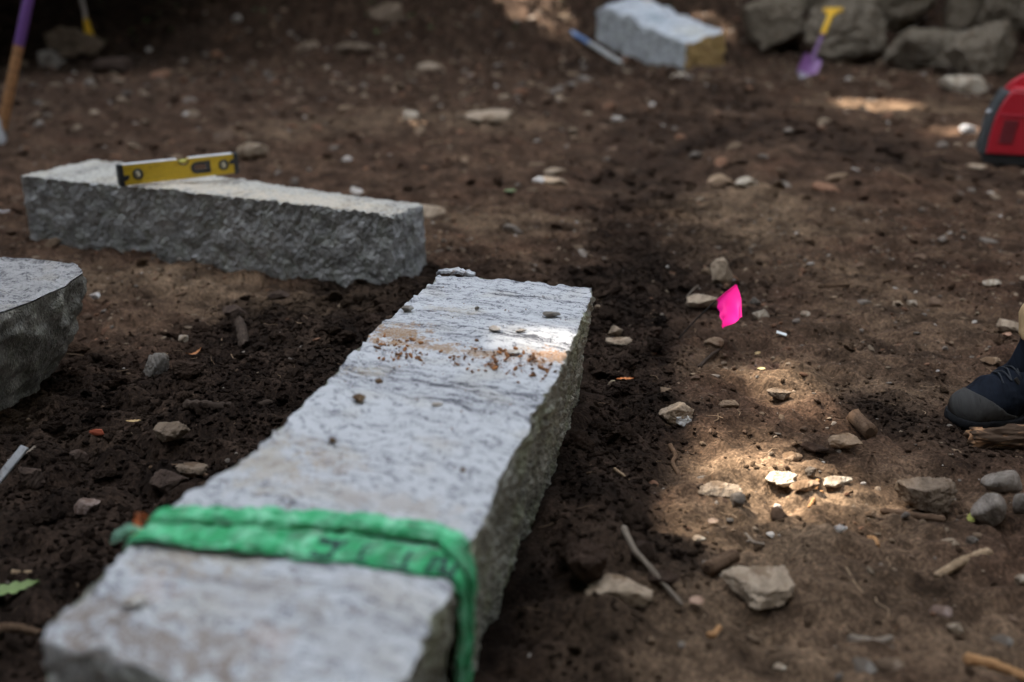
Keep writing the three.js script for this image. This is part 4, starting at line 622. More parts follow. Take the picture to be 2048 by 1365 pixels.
// ---------------------------------------------------------------- green lifting sling
{
  const t = thing('lifting_sling', 'worn green lifting sling wrapped round the pale granite slab', 'sling');
  const greenTex = (seed, marks) => canvasTex(2048, 256, (g, w, h) => {
    const R = rng(seed); g.fillStyle = 'rgb(80,186,128)'; g.fillRect(0, 0, w, h);
    for (let i = 0; i < 900; i++) { const k = R(); g.fillStyle = k < 0.4 ? 'rgba(18,130,66,0.24)' : k < 0.75 ? 'rgba(165,220,185,0.24)' : 'rgba(84,112,90,0.22)'; const x = R() * w, y = R() * h; g.beginPath(); g.ellipse(x, y, 10 + 60 * R(), 5 + 20 * R(), R() * 3, 0, 7); g.fill(); }
    for (let i = 0; i < 26; i++) { g.fillStyle = 'rgba(88,100,80,0.10)'; const x = R() * w, y = R() * h; for (let k = 0; k < 8; k++) { g.beginPath(); g.ellipse(x + 40 * (R() - 0.5), y + 30 * (R() - 0.5), 8 + 22 * R(), 5 + 10 * R(), R() * 3, 0, 7); g.fill(); } }
    for (let i = 0; i < 2600; i++) { g.strokeStyle = R() < 0.5 ? 'rgba(20,110,60,0.16)' : 'rgba(190,240,205,0.14)'; g.lineWidth = 1; const x = R() * w, y = R() * h; g.beginPath(); g.moveTo(x, y); g.lineTo(x + 10 + 20 * R(), y + (R() - 0.5) * 4); g.stroke(); }
    if (marks) marks(g, w, h);
  });
  // path over the slab, from the left edge across the top, round the corner and down the right side
  const up = V(0, 1, 0);
  function band(name, mat, off, width, high, seed, twist, lift0) {
    const A = atY(288, 1064, TOP), Bq = atY(921, 1128, TOP), out = V(0.86, 0, 0.5).normalize();
    const ctrl = [], nrm = [], fwd = MB.along.clone();
    const acr = Bq.clone().sub(A), wv = 0.004;
    const P = [[-0.004, -0.20], [-0.006, -0.10], [-0.008, -0.03], [0.004, 0.003], [0.05, 0.009], [0.25, 0.010], [0.5, 0.010], [0.75, 0.010], [0.93, 0.009], [0.985, 0.006], [1.012, -0.014], [1.014, -0.05], [1.002, -0.13], [0.99, -0.2], [0.97, -0.265]];
    for (const [f, y] of P) ctrl.push(A.clone().addScaledVector(acr, f).add(V(0, y + (y > 0 ? lift0 : 0), 0)).addScaledVector(fwd, off(f) + wv * N2(f * 6, seed)));
    const c = new THREE.CatmullRomCurve3(ctrl, false, 'centripetal'), n = 420, m = 30, pos = [], uv = [], idx = [];
    for (let i = 0; i <= n; i++) {
      const f = i / n, o = c.getPointAt(f), T = c.getTangentAt(f), side = fwd.clone().addScaledVector(T, -fwd.dot(T)).normalize(), nn = T.clone().cross(side).normalize();
      const w = width * (1 + 0.10 * N2(f * 9, seed + 2)) * (1 - 0.18 * sstep(0.68, 0.76, f)), hh = high * (1 + 0.15 * N2(f * 13, seed + 5)), tw = twist * Math.sin(f * 11 + seed);
      for (let j = 0; j <= m; j++) {
        const a = j / m * Math.PI * 2, ca = Math.cos(a), sa = Math.sin(a), sx = Math.sign(ca) * Math.pow(Math.abs(ca), 0.75), sy = Math.sign(sa) * Math.pow(Math.abs(sa), 0.8);
        const wr = 1 + (0.10 + 0.16 * sstep(0.25, 0.35, f) * sstep(0.6, 0.45, f)) * N3(f * 34, Math.cos(a) * 1.3 + seed, Math.sin(a) * 1.3) + 0.06 * N3(f * 90, ca * 2.2, sa * 2 + seed);
        const lx = sx * w * 0.5 * wr, ly = sy * hh * 0.5 * wr + (sa > 0 ? 0.0025 * N3(f * 20, ca * 2, seed) : 0), X = lx * Math.cos(tw) - ly * Math.sin(tw), Y = lx * Math.sin(tw) + ly * Math.cos(tw);
        const p = o.clone().addScaledVector(side, X).addScaledVector(nn, Y); pos.push(p.x, p.y, p.z); uv.push(f, j / m);
      }
    }
    for (let i = 0; i < n; i++) for (let j = 0; j < m; j++) { const a = i * (m + 1) + j, b = a + m + 1; idx.push(a, a + 1, b, a + 1, b + 1, b); }
    const g = new THREE.BufferGeometry(); g.setAttribute('position', new THREE.Float32BufferAttribute(pos, 3)); g.setAttribute('uv', new THREE.Float32BufferAttribute(uv, 2)); g.setIndex(idx); g.computeVertexNormals();
    return add(name, g, mat, t);
  }
  const fab = m => new THREE.MeshStandardMaterial({ map: m, color: 0xffffff, roughness: 0.85, side: THREE.DoubleSide, bumpMap: fabB, bumpScale: 0.0012 });
  const fabB = tex(512, 512, (a, b) => { const n = 0.5 * pn(a * 256, b * 40, 8, 1) + 0.5 * pn(a * 120, b * 120, 120, 2); return [n, n, n]; }, false, [3, 1]);
  const marks = (g, w, h) => { // worn black printed characters, read from the other side
    g.strokeStyle = 'rgba(30,42,46,0.85)'; g.lineWidth = 12; g.lineJoin = 'miter';
    const pl = (x, y, pts) => { g.beginPath(); pts.forEach((q, i) => i ? g.lineTo(x + q[0], y + q[1]) : g.moveTo(x + q[0], y + q[1])); g.stroke(); };
    for (const y0 of [MARKV]) { g.save(); g.translate(0, y0 + 44); g.scale(1, -1); const y = 0;
      pl(1010, y, [[0, 0], [52, 0], [52, 40], [0, 40], [0, 22]]); pl(1010, y, [[52, 20], [76, -6]]);
      pl(1118, y, [[0, 44], [50, 44]]); pl(1118, y, [[25, 44], [25, -2], [46, -2]]);
      pl(1236, y, [[0, 48], [62, 48]]); pl(1236, y, [[38, 48], [38, -2]]);
      pl(1340, y, [[0, 56], [0, 2], [34, 2], [34, 54], [58, 54], [58, 0]]); pl(1338, y, [[-4, 30], [64, 30]]); g.restore();
    }
  };
  const MARKV = 154;
  // two lobes of one tube: the fat roll behind, the flatter printed fold in front
  tag(band('rolled_fold', fab(greenTex(3)), f => 0.026 + 0.016 * sstep(0.2, 0.5, f) - 0.032 * sstep(0.9, 1.0, f), 0.032, 0.015, 3, 0.05, 0.001), 'fat faded roll of the sling');
  tag(band('printed_fold', fab(greenTex(9, marks)), f => -0.008 + 0.003 * Math.sin(f * 5) - 0.002 * sstep(0.8, 1, f), 0.046, 0.009, 21, 0.10, -0.003), 'flatter fold of the sling with worn black print');
  tag(band('inner_fold', fab(greenTex(15)), f => 0.014 + 0.010 * Math.sin(f * 4 + 1), 0.028, 0.006, 33, 0.05, -0.006), 'creased middle fold of the sling');
  // frayed orange threads and a loose tuft at the left edge
  const R = rng(12), fr = [], tf = [], A = atY(296, 1054, TOP);
  for (let i = 0; i < 6; i++) fr.push(new THREE.TubeGeometry(new THREE.CatmullRomCurve3([V(A.x - 0.006, TOP - 0.01 + R() * 0.012, A.z - 0.03 + R() * 0.055), V(A.x - 0.016 - R() * 0.006, TOP - 0.004 + R() * 0.012, A.z - 0.03 + R() * 0.055), V(A.x - 0.02 - R() * 0.008, TOP - 0.03 - R() * 0.03, A.z - 0.03 + R() * 0.06)]), 8, 0.0009, 5));
  for (let i = 0; i < 26; i++) tf.push(new THREE.TubeGeometry(new THREE.CatmullRomCurve3([V(A.x - 0.004, TOP + 0.004, A.z + 0.012), V(A.x - 0.014 - R() * 0.01, TOP + 0.004 + R() * 0.008, A.z + 0.014 + R() * 0.016), V(A.x - 0.02 - R() * 0.014, TOP - 0.006 + R() * 0.012, A.z + 0.012 + R() * 0.022)]), 6, 0.0011, 4));
  tag(add('loose_threads', mergeGeometries(fr), std(lin(0.62, 0.16, 0.05), 0.8), t), 'orange threads at the worn edge');
  tag(add('frayed_tuft', mergeGeometries(tf), std(lin(0.30, 0.55, 0.40), 0.9), t), 'pale frayed green tuft');
}

// ---------------------------------------------------------------- spirit level on its slab
{
  const A = atY(238, 372, 0.245), B = atY(476, 348, 0.240), len = A.distanceTo(B), Hh = 0.062, D = 0.024, mid = A.clone().lerp(B, 0.5);
  const t = thing('spirit_level', 'yellow box spirit level lying on the granite slab', 'spirit level', V(mid.x, 0.247, mid.z), Math.atan2(-(B.z - A.z), B.x - A.x));
  const x0 = -len / 2, cap = 0.016, sh = new THREE.Shape(), nx = 0.018; // notch for the top vial
  sh.moveTo(x0 + cap, 0); sh.lineTo(-x0 - cap, 0); sh.lineTo(-x0 - cap, Hh); sh.lineTo(nx + 0.012, Hh); sh.absarc(0.012, Hh, nx * 0.95, 0, Math.PI, true); sh.lineTo(x0 + cap, Hh); sh.closePath();
  const circ = (x, r) => { const h = new THREE.Path(); h.absarc(x, Hh * 0.5, r, 0, Math.PI * 2, true); sh.holes.push(h); };
  const xa = x0 + 0.060, xb = -x0 - 0.052; circ(xa, 0.0165); circ(xb, 0.0165);
  const s0 = 0.042, s1 = 0.098, slot = new THREE.Path(); slot.moveTo(s0 + 0.012, Hh * 0.5 - 0.017); slot.lineTo(s1, Hh * 0.5 - 0.017); slot.lineTo(s1, Hh * 0.5 + 0.017); slot.lineTo(s0 + 0.012, Hh * 0.5 + 0.017); slot.absarc(s0 + 0.012, Hh * 0.5, 0.017, Math.PI / 2, Math.PI * 1.5, false); sh.holes.push(slot);
  const yel = std(lin(0.62, 0.40, 0.012), 0.45, { map: stoneWear() }), blk = std(lin(0.02, 0.021, 0.022), 0.5), alu = std(lin(0.72, 0.71, 0.70), 0.45, { metalness: 0.2 });
  function stoneWear() { return tex(256, 256, (a, b) => { const d = sstep(0.6, 0.8, pn(a * 10, b * 10, 10, 3) * 0.6 + pn(a * 70, b * 70, 70, 4) * 0.4), k = 0.9 + 0.1 * pn(a * 30, b * 30, 30, 5); return [mixn(k, 0.45, d * 0.5), mixn(k, 0.4, d * 0.5), mixn(k, 0.35, d * 0.5)]; }, true, [6, 6]); }
  const bg = new THREE.ExtrudeGeometry(sh, { depth: D - 0.003, bevelEnabled: true, bevelSize: 0.0012, bevelThickness: 0.0015, bevelSegments: 2, curveSegments: 24 }); bg.translate(0, 0, -D / 2 + 0.0015);
  add('body', bg, yel, t);
  for (const [a, b] of [[x0 + cap + 0.001, 0.012 - nx - 0.002], [0.012 + nx + 0.002, -x0 - cap - 0.001]]) { const e = add('milled_edge', withUV(new RoundedBoxGeometry(b - a, 0.0028, D, 2, 0.001)), alu, t); e.position.set((a + b) / 2, Hh + 0.0028, 0); }
  for (const s of [-1, 1]) { const c = add('end_cap', withUV(new RoundedBoxGeometry(cap, Hh + 0.007, D + 0.005, 3, 0.003)), blk, t); c.position.set(s * (len / 2 - cap / 2), Hh / 2 + 0.0005, 0); const k = new THREE.CylinderGeometry(0.017, 0.017, D + 0.006, 28, 1, false, 0, Math.PI); k.rotateX(Math.PI / 2); k.rotateZ(s < 0 ? -Math.PI / 2 : Math.PI / 2); k.translate(s * (len / 2 - cap), Hh / 2, 0); add('cap_tongue', k, blk, t); }
  const cream = std(lin(0.62, 0.55, 0.40), 0.25);
  for (const x of [xa, xb]) { const r = add('plumb_vial', new THREE.TorusGeometry(0.0145, 0.0035, 12, 36), blk, t); r.position.set(x, Hh / 2, D / 2 - 0.001); const w = new THREE.CylinderGeometry(0.0125, 0.0125, 0.012, 28); w.rotateX(Math.PI / 2); const o = add('housing', w, std(lin(0.20, 0.20, 0.17), 0.4), r); o.position.z = -0.008; const v = new THREE.CapsuleGeometry(0.0065, 0.009, 6, 14); v.rotateZ(0.3); const q = add('vial', v, cream, r); q.position.set(0, 0, -0.001); }
  const sf = new THREE.Shape(); sf.moveTo(s0 + 0.012, 0.012); sf.lineTo(s1 + 0.002, 0.012); sf.lineTo(s1 + 0.002, 0.050); sf.lineTo(s0 + 0.012, 0.050); sf.absarc(s0 + 0.012, 0.031, 0.019, Math.PI / 2, Math.PI * 1.5, false); const hl = new THREE.Path(); hl.moveTo(s0 + 0.014, 0.019); hl.lineTo(s1 - 0.004, 0.019); hl.lineTo(s1 - 0.004, 0.043); hl.lineTo(s0 + 0.014, 0.043); hl.absarc(s0 + 0.014, 0.031, 0.012, Math.PI / 2, Math.PI * 1.5, false); sf.holes.push(hl);
  const fg = new THREE.ExtrudeGeometry(sf, { depth: D, bevelEnabled: true, bevelSize: 0.001, bevelThickness: 0.001, bevelSegments: 2 }); fg.translate(0, 0, -D / 2); add('hand_hole_frame', fg, blk, t);
  const tv = new THREE.CapsuleGeometry(0.005, 0.022, 6, 14); tv.rotateZ(Math.PI / 2); const top = add('top_vial', tv, std(lin(0.60, 0.56, 0.10), 0.2), t); top.position.set(0.012, Hh - 0.006, 0);
  const cu = new THREE.TorusGeometry(0.0165, 0.0025, 10, 24, Math.PI); cu.rotateZ(Math.PI); const cc = add('vial_cradle', cu, blk, t); cc.position.set(0.012, Hh, D / 2 - 0.0005);
}

// ---------------------------------------------------------------- pink marker flag
{
  const p0 = hit(1352, 672), depth = p0.t, Pm = (u, v, d) => atT(u, v, d);
  const a = Pm(1352, 672, depth + 0.00), b = Pm(1434, 601, depth - 0.10), c = Pm(1473, 570, depth - 0.145);
  const t = thing('marker_flag', 'bright pink plastic marker flag on a leaning wire', 'marker flag', V(p0.x, p0.y, p0.z)); const q = v => v.clone().sub(t.position);
  add('wire', new THREE.TubeGeometry(new THREE.CatmullRomCurve3([q(a).add(V(-0.01, -0.03, 0)), q(a).lerp(q(b), 0.5).add(V(0, -0.004, 0)), q(b), q(c)]), 30, 0.0018, 8), std(lin(0.06, 0.06, 0.06), 0.5, { metalness: 0.6 }), t);
  const e = Pm(1447, 658, depth - 0.17), f = Pm(1489, 633, depth - 0.215), n = 40, m = 40, pos = [], uv = [], idx = [];
  const side = V(0.3, 0.4, 1).normalize();
  for (let j = 0; j <= m; j++) for (let i = 0; i <= n; i++) {
    const x = i / n, y = j / m, top = b.clone().lerp(c, x), bot = e.clone().lerp(f, x), p = top.lerp(bot, y);
    p.x += (x < 0.5 ? 1 : -1) * 0.0 + 0.006 * Math.sin(y * Math.PI) * (x - 0.45) + 0.0018 * Math.sin(y * 19) * Math.exp(-x * 5);
    p.addScaledVector(side, y * (0.010 * Math.sin((x * 1.25 + y * 0.55) * 6.5) + 0.003 * Math.sin(x * 15 - y * 4)) + 0.003 * Math.exp(-y * 14));
    pos.push(p.x - t.position.x, p.y - t.position.y, p.z - t.position.z); uv.push(x, y);
  }
  for (let j = 0; j < m; j++) for (let i = 0; i < n; i++) { const k = j * (n + 1) + i; idx.push(k, k + n + 1, k + 1, k + 1, k + n + 1, k + n + 2); }
  const g = new THREE.BufferGeometry(); g.setAttribute('position', new THREE.Float32BufferAttribute(pos, 3)); g.setAttribute('uv', new THREE.Float32BufferAttribute(uv, 2)); g.setIndex(idx); g.computeVertexNormals();
  add('flag_sheet', g, new THREE.MeshPhysicalMaterial({ color: lin(0.92, 0.004, 0.28), roughness: 0.6, specularIntensity: 0.35, side: THREE.DoubleSide, transmission: 0.2, thickness: 0 }), t);
  const hem = add('hem', new THREE.TubeGeometry(new THREE.LineCurve3(q(b), q(c)), 8, 0.0024, 8), std(lin(0.9, 0.01, 0.25), 0.5), t); hem.castShadow = true;
}

// ---------------------------------------------------------------- tools at the back
const purple = std(lin(0.10, 0.034, 0.15), 0.5), lilac = std(lin(0.20, 0.10, 0.24), 0.55, { map: stoneTex }), yellowP = std(lin(0.72, 0.40, 0.01), 0.5), steel = std(lin(0.45, 0.45, 0.46), 0.4, { metalness: 0.7 }), wood = std(lin(0.30, 0.14, 0.05), 0.6, { map: woodTex });
const tube = (a, b, r, m, name, t) => add(name, new THREE.TubeGeometry(new THREE.LineCurve3(a, b), 4, r, 14), m, t);
{
  const base = hit(1608, 162), top = atT(1669, 14, base.t + 0.22), t = thing('shovel', 'purple shovel with a yellow handle leaning on a grey boulder', 'shovel', base.clone());
  const tl = top.clone().sub(base), L = tl.length(), dir = tl.clone().normalize(), fr = new THREE.Group();
  const q = new THREE.Quaternion().setFromUnitVectors(V(0, 1, 0), dir); const rot = g => { g.applyQuaternion(q); return g; };
  // blade: dished plate with shoulders
  const bl = 0.255, n = 22, m = 14, pos = [], uv = [], idx = []; for (let j = 0; j <= n; j++) for (let i = 0; i <= m; i++) { const y = j / n, x = i / m * 2 - 1, w = 0.088 * (y < 0.25 ? 0.72 + 0.28 * Math.sqrt(1 - (1 - y / 0.25) ** 2) : y > 0.86 ? Math.sqrt(1 - ((y - 0.86) / 0.14) ** 2 * 0.55) : 1); pos.push(x * w, y * bl - 0.02, 0.026 * x * x - 0.012 * Math.sin(y * 3)); uv.push(i / m, y); }
  for (let j = 0; j < n; j++) for (let i = 0; i < m; i++) { const k = j * (m + 1) + i; idx.push(k, k + 1, k + m + 1, k + 1, k + m + 2, k + m + 1); }
  const g = new THREE.BufferGeometry(); g.setAttribute('position', new THREE.Float32BufferAttribute(pos, 3)); g.setAttribute('uv', new THREE.Float32BufferAttribute(uv, 2)); g.setIndex(idx); g.computeVertexNormals();
  const bt = tex(64, 128, (a, b) => { const k = sstep(0.40, 0.15, b + 0.12 * (pn(a * 9, b * 9, 9, 2) - 0.5) + Math.abs(a - 0.5) * 0.3); return [mixn(0.17, 0.38, k), mixn(0.065, 0.36, k), mixn(0.19, 0.38, k)]; });
  add('blade', rot(g), std(0xffffff, 0.5, { map: bt, side: THREE.DoubleSide }), t);
  const at = s => dir.clone().multiplyScalar(s);
  tube(at(0.19), at(bl + 0.02), 0.02, lilac, 'socket', t); tube(at(bl), at(L * 0.62), 0.0165, lilac, 'shaft', t); tube(at(L * 0.60), at(L * 0.94), 0.024, yellowP, 'handle_sleeve', t);
  const cr = V(1, 0.02, 0.2).normalize(); tube(at(L * 0.955).addScaledVector(cr, -0.085), at(L * 0.955).addScaledVector(cr, 0.085), 0.021, yellowP, 'crossbar_grip', t);
  for (const s of [-1, 1]) tube(at(L * 0.86), at(L * 0.95).addScaledVector(cr, s * 0.055), 0.014, yellowP, 'grip_arm', t);
}
{ // bar lying at the back
  const b = hit(1242, 132), a = atT(1124, 62, b.t + 1.0); a.y += 0.02; const t = thing('metal_bar', 'straight bar, blue at one end and white at the other, lying at the back', 'bar', b.clone());
  const A = a.clone().sub(b).add(V(0, 0.035, 0)), B = V(0, 0.03, 0), M = B.clone().lerp(A, 0.52);
  const sq = (p, q, m, n) => { const L = p.distanceTo(q), g = new RoundedBoxGeometry(0.05, 0.03, L, 2, 0.006), o = add(n, withUV(g), m, t); o.position.copy(p).lerp(q, 0.5); o.lookAt(q.clone().add(t.position)); return o; };
  { const r = add('stone', rockGeo(3301, 0.34, Math.max(0.12, a.y - baseH(a.x, a.z) + 0.06), 0.3, 14, 14, 0.1, 0.006), SM.brown); r.position.set(a.x - 0.05, baseH(a.x, a.z) - 0.06, a.z - 0.1); tag(r, 'brown rock propping up the blue end of the bar', 'stone'); }
  sq(B, M, std(lin(0.62, 0.62, 0.60), 0.5, { map: stoneTex }), 'white_end'); sq(M, A, std(lin(0.16, 0.26, 0.48), 0.5), 'blue_end');
}
{ // wooden handled tool cut by the frame
  const base = hit(-2, 290), top = atT(68, -60, base.t - 0.15), t = thing('wooden_tool', 'wooden handled tool with a purple painted upper end standing upright', 'tool', base.clone()), d = top.clone().sub(base), at = s => d.clone().multiplyScalar(s);
  tube(at(0.08), at(0.57), 0.027, wood, 'wooden_handle', t); tube(at(0.57), at(0.86), 0.0275, purple, 'purple_sleeve', t); tube(at(0.86), at(1.2), 0.0268, std(lin(0.42, 0.24, 0.03), 0.6, { map: stoneTex }), 'yellow_tape', t); tube(at(1.2), at(1.45), 0.027, wood, 'handle_end', t);
  const g = new THREE.CylinderGeometry(0.03, 0.05, 0.16, 20); g.translate(0, 0.06, 0); add('metal_shoe', g, steel, t);
}
{ // white and yellow tool in the dark corner
  const base = hit(184, 105), top = atT(150, -60, base.t + 0.2), t = thing('digging_tool', 'white handled tool with a yellow ferrule leaning in the dark corner', 'tool', base.clone()), d = top.clone().sub(base), at = s => d.clone().multiplyScalar(s), L = d.length();
  tube(at(0.24), at(1.5), 0.022, std(lin(0.55, 0.48, 0.45), 0.6, { map: stoneTex }), 'shaft', t);
  const q = new THREE.Quaternion().setFromUnitVectors(V(0, 1, 0), d.clone().normalize());
  const f = new THREE.CylinderGeometry(0.03, 0.052, 0.25, 20); f.translate(0, 0.19 * 1.0, 0); f.applyQuaternion(q); add('ferrule', f, yellowP, t);
  const b = new THREE.CylinderGeometry(0.05, 0.075, 0.16, 4); b.scale(1, 1, 0.35); b.translate(0, 0.0, 0); b.applyQuaternion(q); add('blade', b, std(lin(0.12, 0.12, 0.12), 0.6, { map: stoneTex }), t);
}

// ---------------------------------------------------------------- red generator
{
  const p = hit(1966, 338), k = FOCAL / p.t / 416; // its lower corner
  const t = thing('generator', 'red portable generator with dark end panel, partly out of the frame', 'generator', V(p.x - 0.03, p.y + 0.0, p.z), -0.36);
  const red = new THREE.MeshPhysicalMaterial({ color: lin(0.42, 0.010, 0.022), roughness: 0.42, clearcoat: 0.3, clearcoatRoughness: 0.4 }), dk = std(lin(0.045, 0.05, 0.052), 0.6), blk = std(lin(0.012, 0.012, 0.012), 0.6);
  const ext = (pts, depth, z, m, name, par, bev = 0.006) => { const s = new THREE.Shape(); pts.forEach((q, i) => i ? (q.length > 2 ? s.quadraticCurveTo(q[2], q[3], q[0], q[1]) : s.lineTo(q[0], q[1])) : s.moveTo(q[0], q[1])); s.closePath(); const g = new THREE.ExtrudeGeometry(s, { depth: depth - 2 * bev, bevelEnabled: true, bevelSize: bev, bevelThickness: bev, bevelSegments: 3, curveSegments: 16 }); g.translate(0, 0, z - depth + bev); return add(name, g, m, par || t); };
  // side shells (x along the machine, y up); the camera sees the +z side
  ext([[0.040, 0.055], [0.475, 0.055], [0.505, 0.14], [0.49, 0.30, 0.51, 0.22], [0.45, 0.335], [0.105, 0.335], [0.052, 0.20, 0.066, 0.28], [0.040, 0.055, 0.041, 0.12]], 0.27, 0.0, red, 'shell', null, 0.010);
  ext([[0.004, 0.05], [0.032, 0.05], [0.042, 0.20, 0.032, 0.13], [0.094, 0.335, 0.060, 0.28], [0.075, 0.33], [0.028, 0.22, 0.046, 0.29], [0.004, 0.05, 0.008, 0.14]], 0.255, -0.008, dk, 'end_panel', null, 0.004);
  ext([[0.03, 0.0], [0.47, 0.0], [0.485, 0.045], [0.012, 0.045]], 0.25, -0.01, blk, 'base_tray', null, 0.004);
  for (const x of [0.075, 0.42]) for (const z of [-0.04, -0.22]) { const g = new THREE.CylinderGeometry(0.022, 0.026, 0.03, 18); g.translate(x, -0.012, z); add('foot', g, blk, t); }
  // carrying handle: arch over the top
  const h = new THREE.Shape(); h.moveTo(0.085, 0.345); h.quadraticCurveTo(0.13, 0.405, 0.19, 0.42); h.lineTo(0.36, 0.42); h.quadraticCurveTo(0.42, 0.41, 0.45, 0.345); h.closePath(); const hh = new THREE.Path(); hh.moveTo(0.165, 0.352); hh.quadraticCurveTo(0.18, 0.392, 0.21, 0.396); hh.lineTo(0.34, 0.396); hh.quadraticCurveTo(0.375, 0.39, 0.39, 0.352); hh.closePath(); h.holes.push(hh);
  const hg = new THREE.ExtrudeGeometry(h, { depth: 0.05, bevelEnabled: true, bevelSize: 0.006, bevelThickness: 0.006, bevelSegments: 3, curveSegments: 16 }); hg.translate(0, 0, -0.16); add('carrying_handle', hg, red, t);
  const lip = add('top_ridge', withUV(new RoundedBoxGeometry(0.345, 0.012, 0.262, 3, 0.005)), red, t); lip.position.set(0.278, 0.350, -0.134);
  const gr = add('side_groove', withUV(new RoundedBoxGeometry(0.40, 0.006, 0.008, 2, 0.002)), std(lin(0.40, 0.03, 0.05), 0.4), t); gr.position.set(0.27, 0.232, 0.002);
  for (let i = 0; i < 9; i++) { const s = add('vent_slat', withUV(new RoundedBoxGeometry(0.062, 0.0075, 0.010, 2, 0.002)), std(lin(0.16, 0.012, 0.018), 0.6), t); s.position.set(0.118 - i * 0.0015, 0.205 - i * 0.0125, 0.001); s.rotation.x = 0.5; }
  const em = new THREE.Shape(); em.moveTo(0, 0); em.lineTo(0.012, 0); em.lineTo(0.02, 0.018); em.lineTo(0.03, 0); em.lineTo(0.044, 0); em.lineTo(0.026, 0.034); em.lineTo(0.01, 0.034); em.closePath();
  const eg = new THREE.ExtrudeGeometry(em, { depth: 0.002, bevelEnabled: false }); eg.translate(0.172, 0.258, 0.0008); add('emblem', eg, std(lin(0.8, 0.8, 0.8), 0.4), t);
  const op = add('finger_recess', withUV(new RoundedBoxGeometry(0.09, 0.022, 0.01, 3, 0.004)), blk, t); op.position.set(0.215, 0.307, -0.002);
  const kn = new THREE.SphereGeometry(0.013, 16, 12); kn.translate(0.018, 0.236, -0.06); add('knob', kn, steel, t);
}

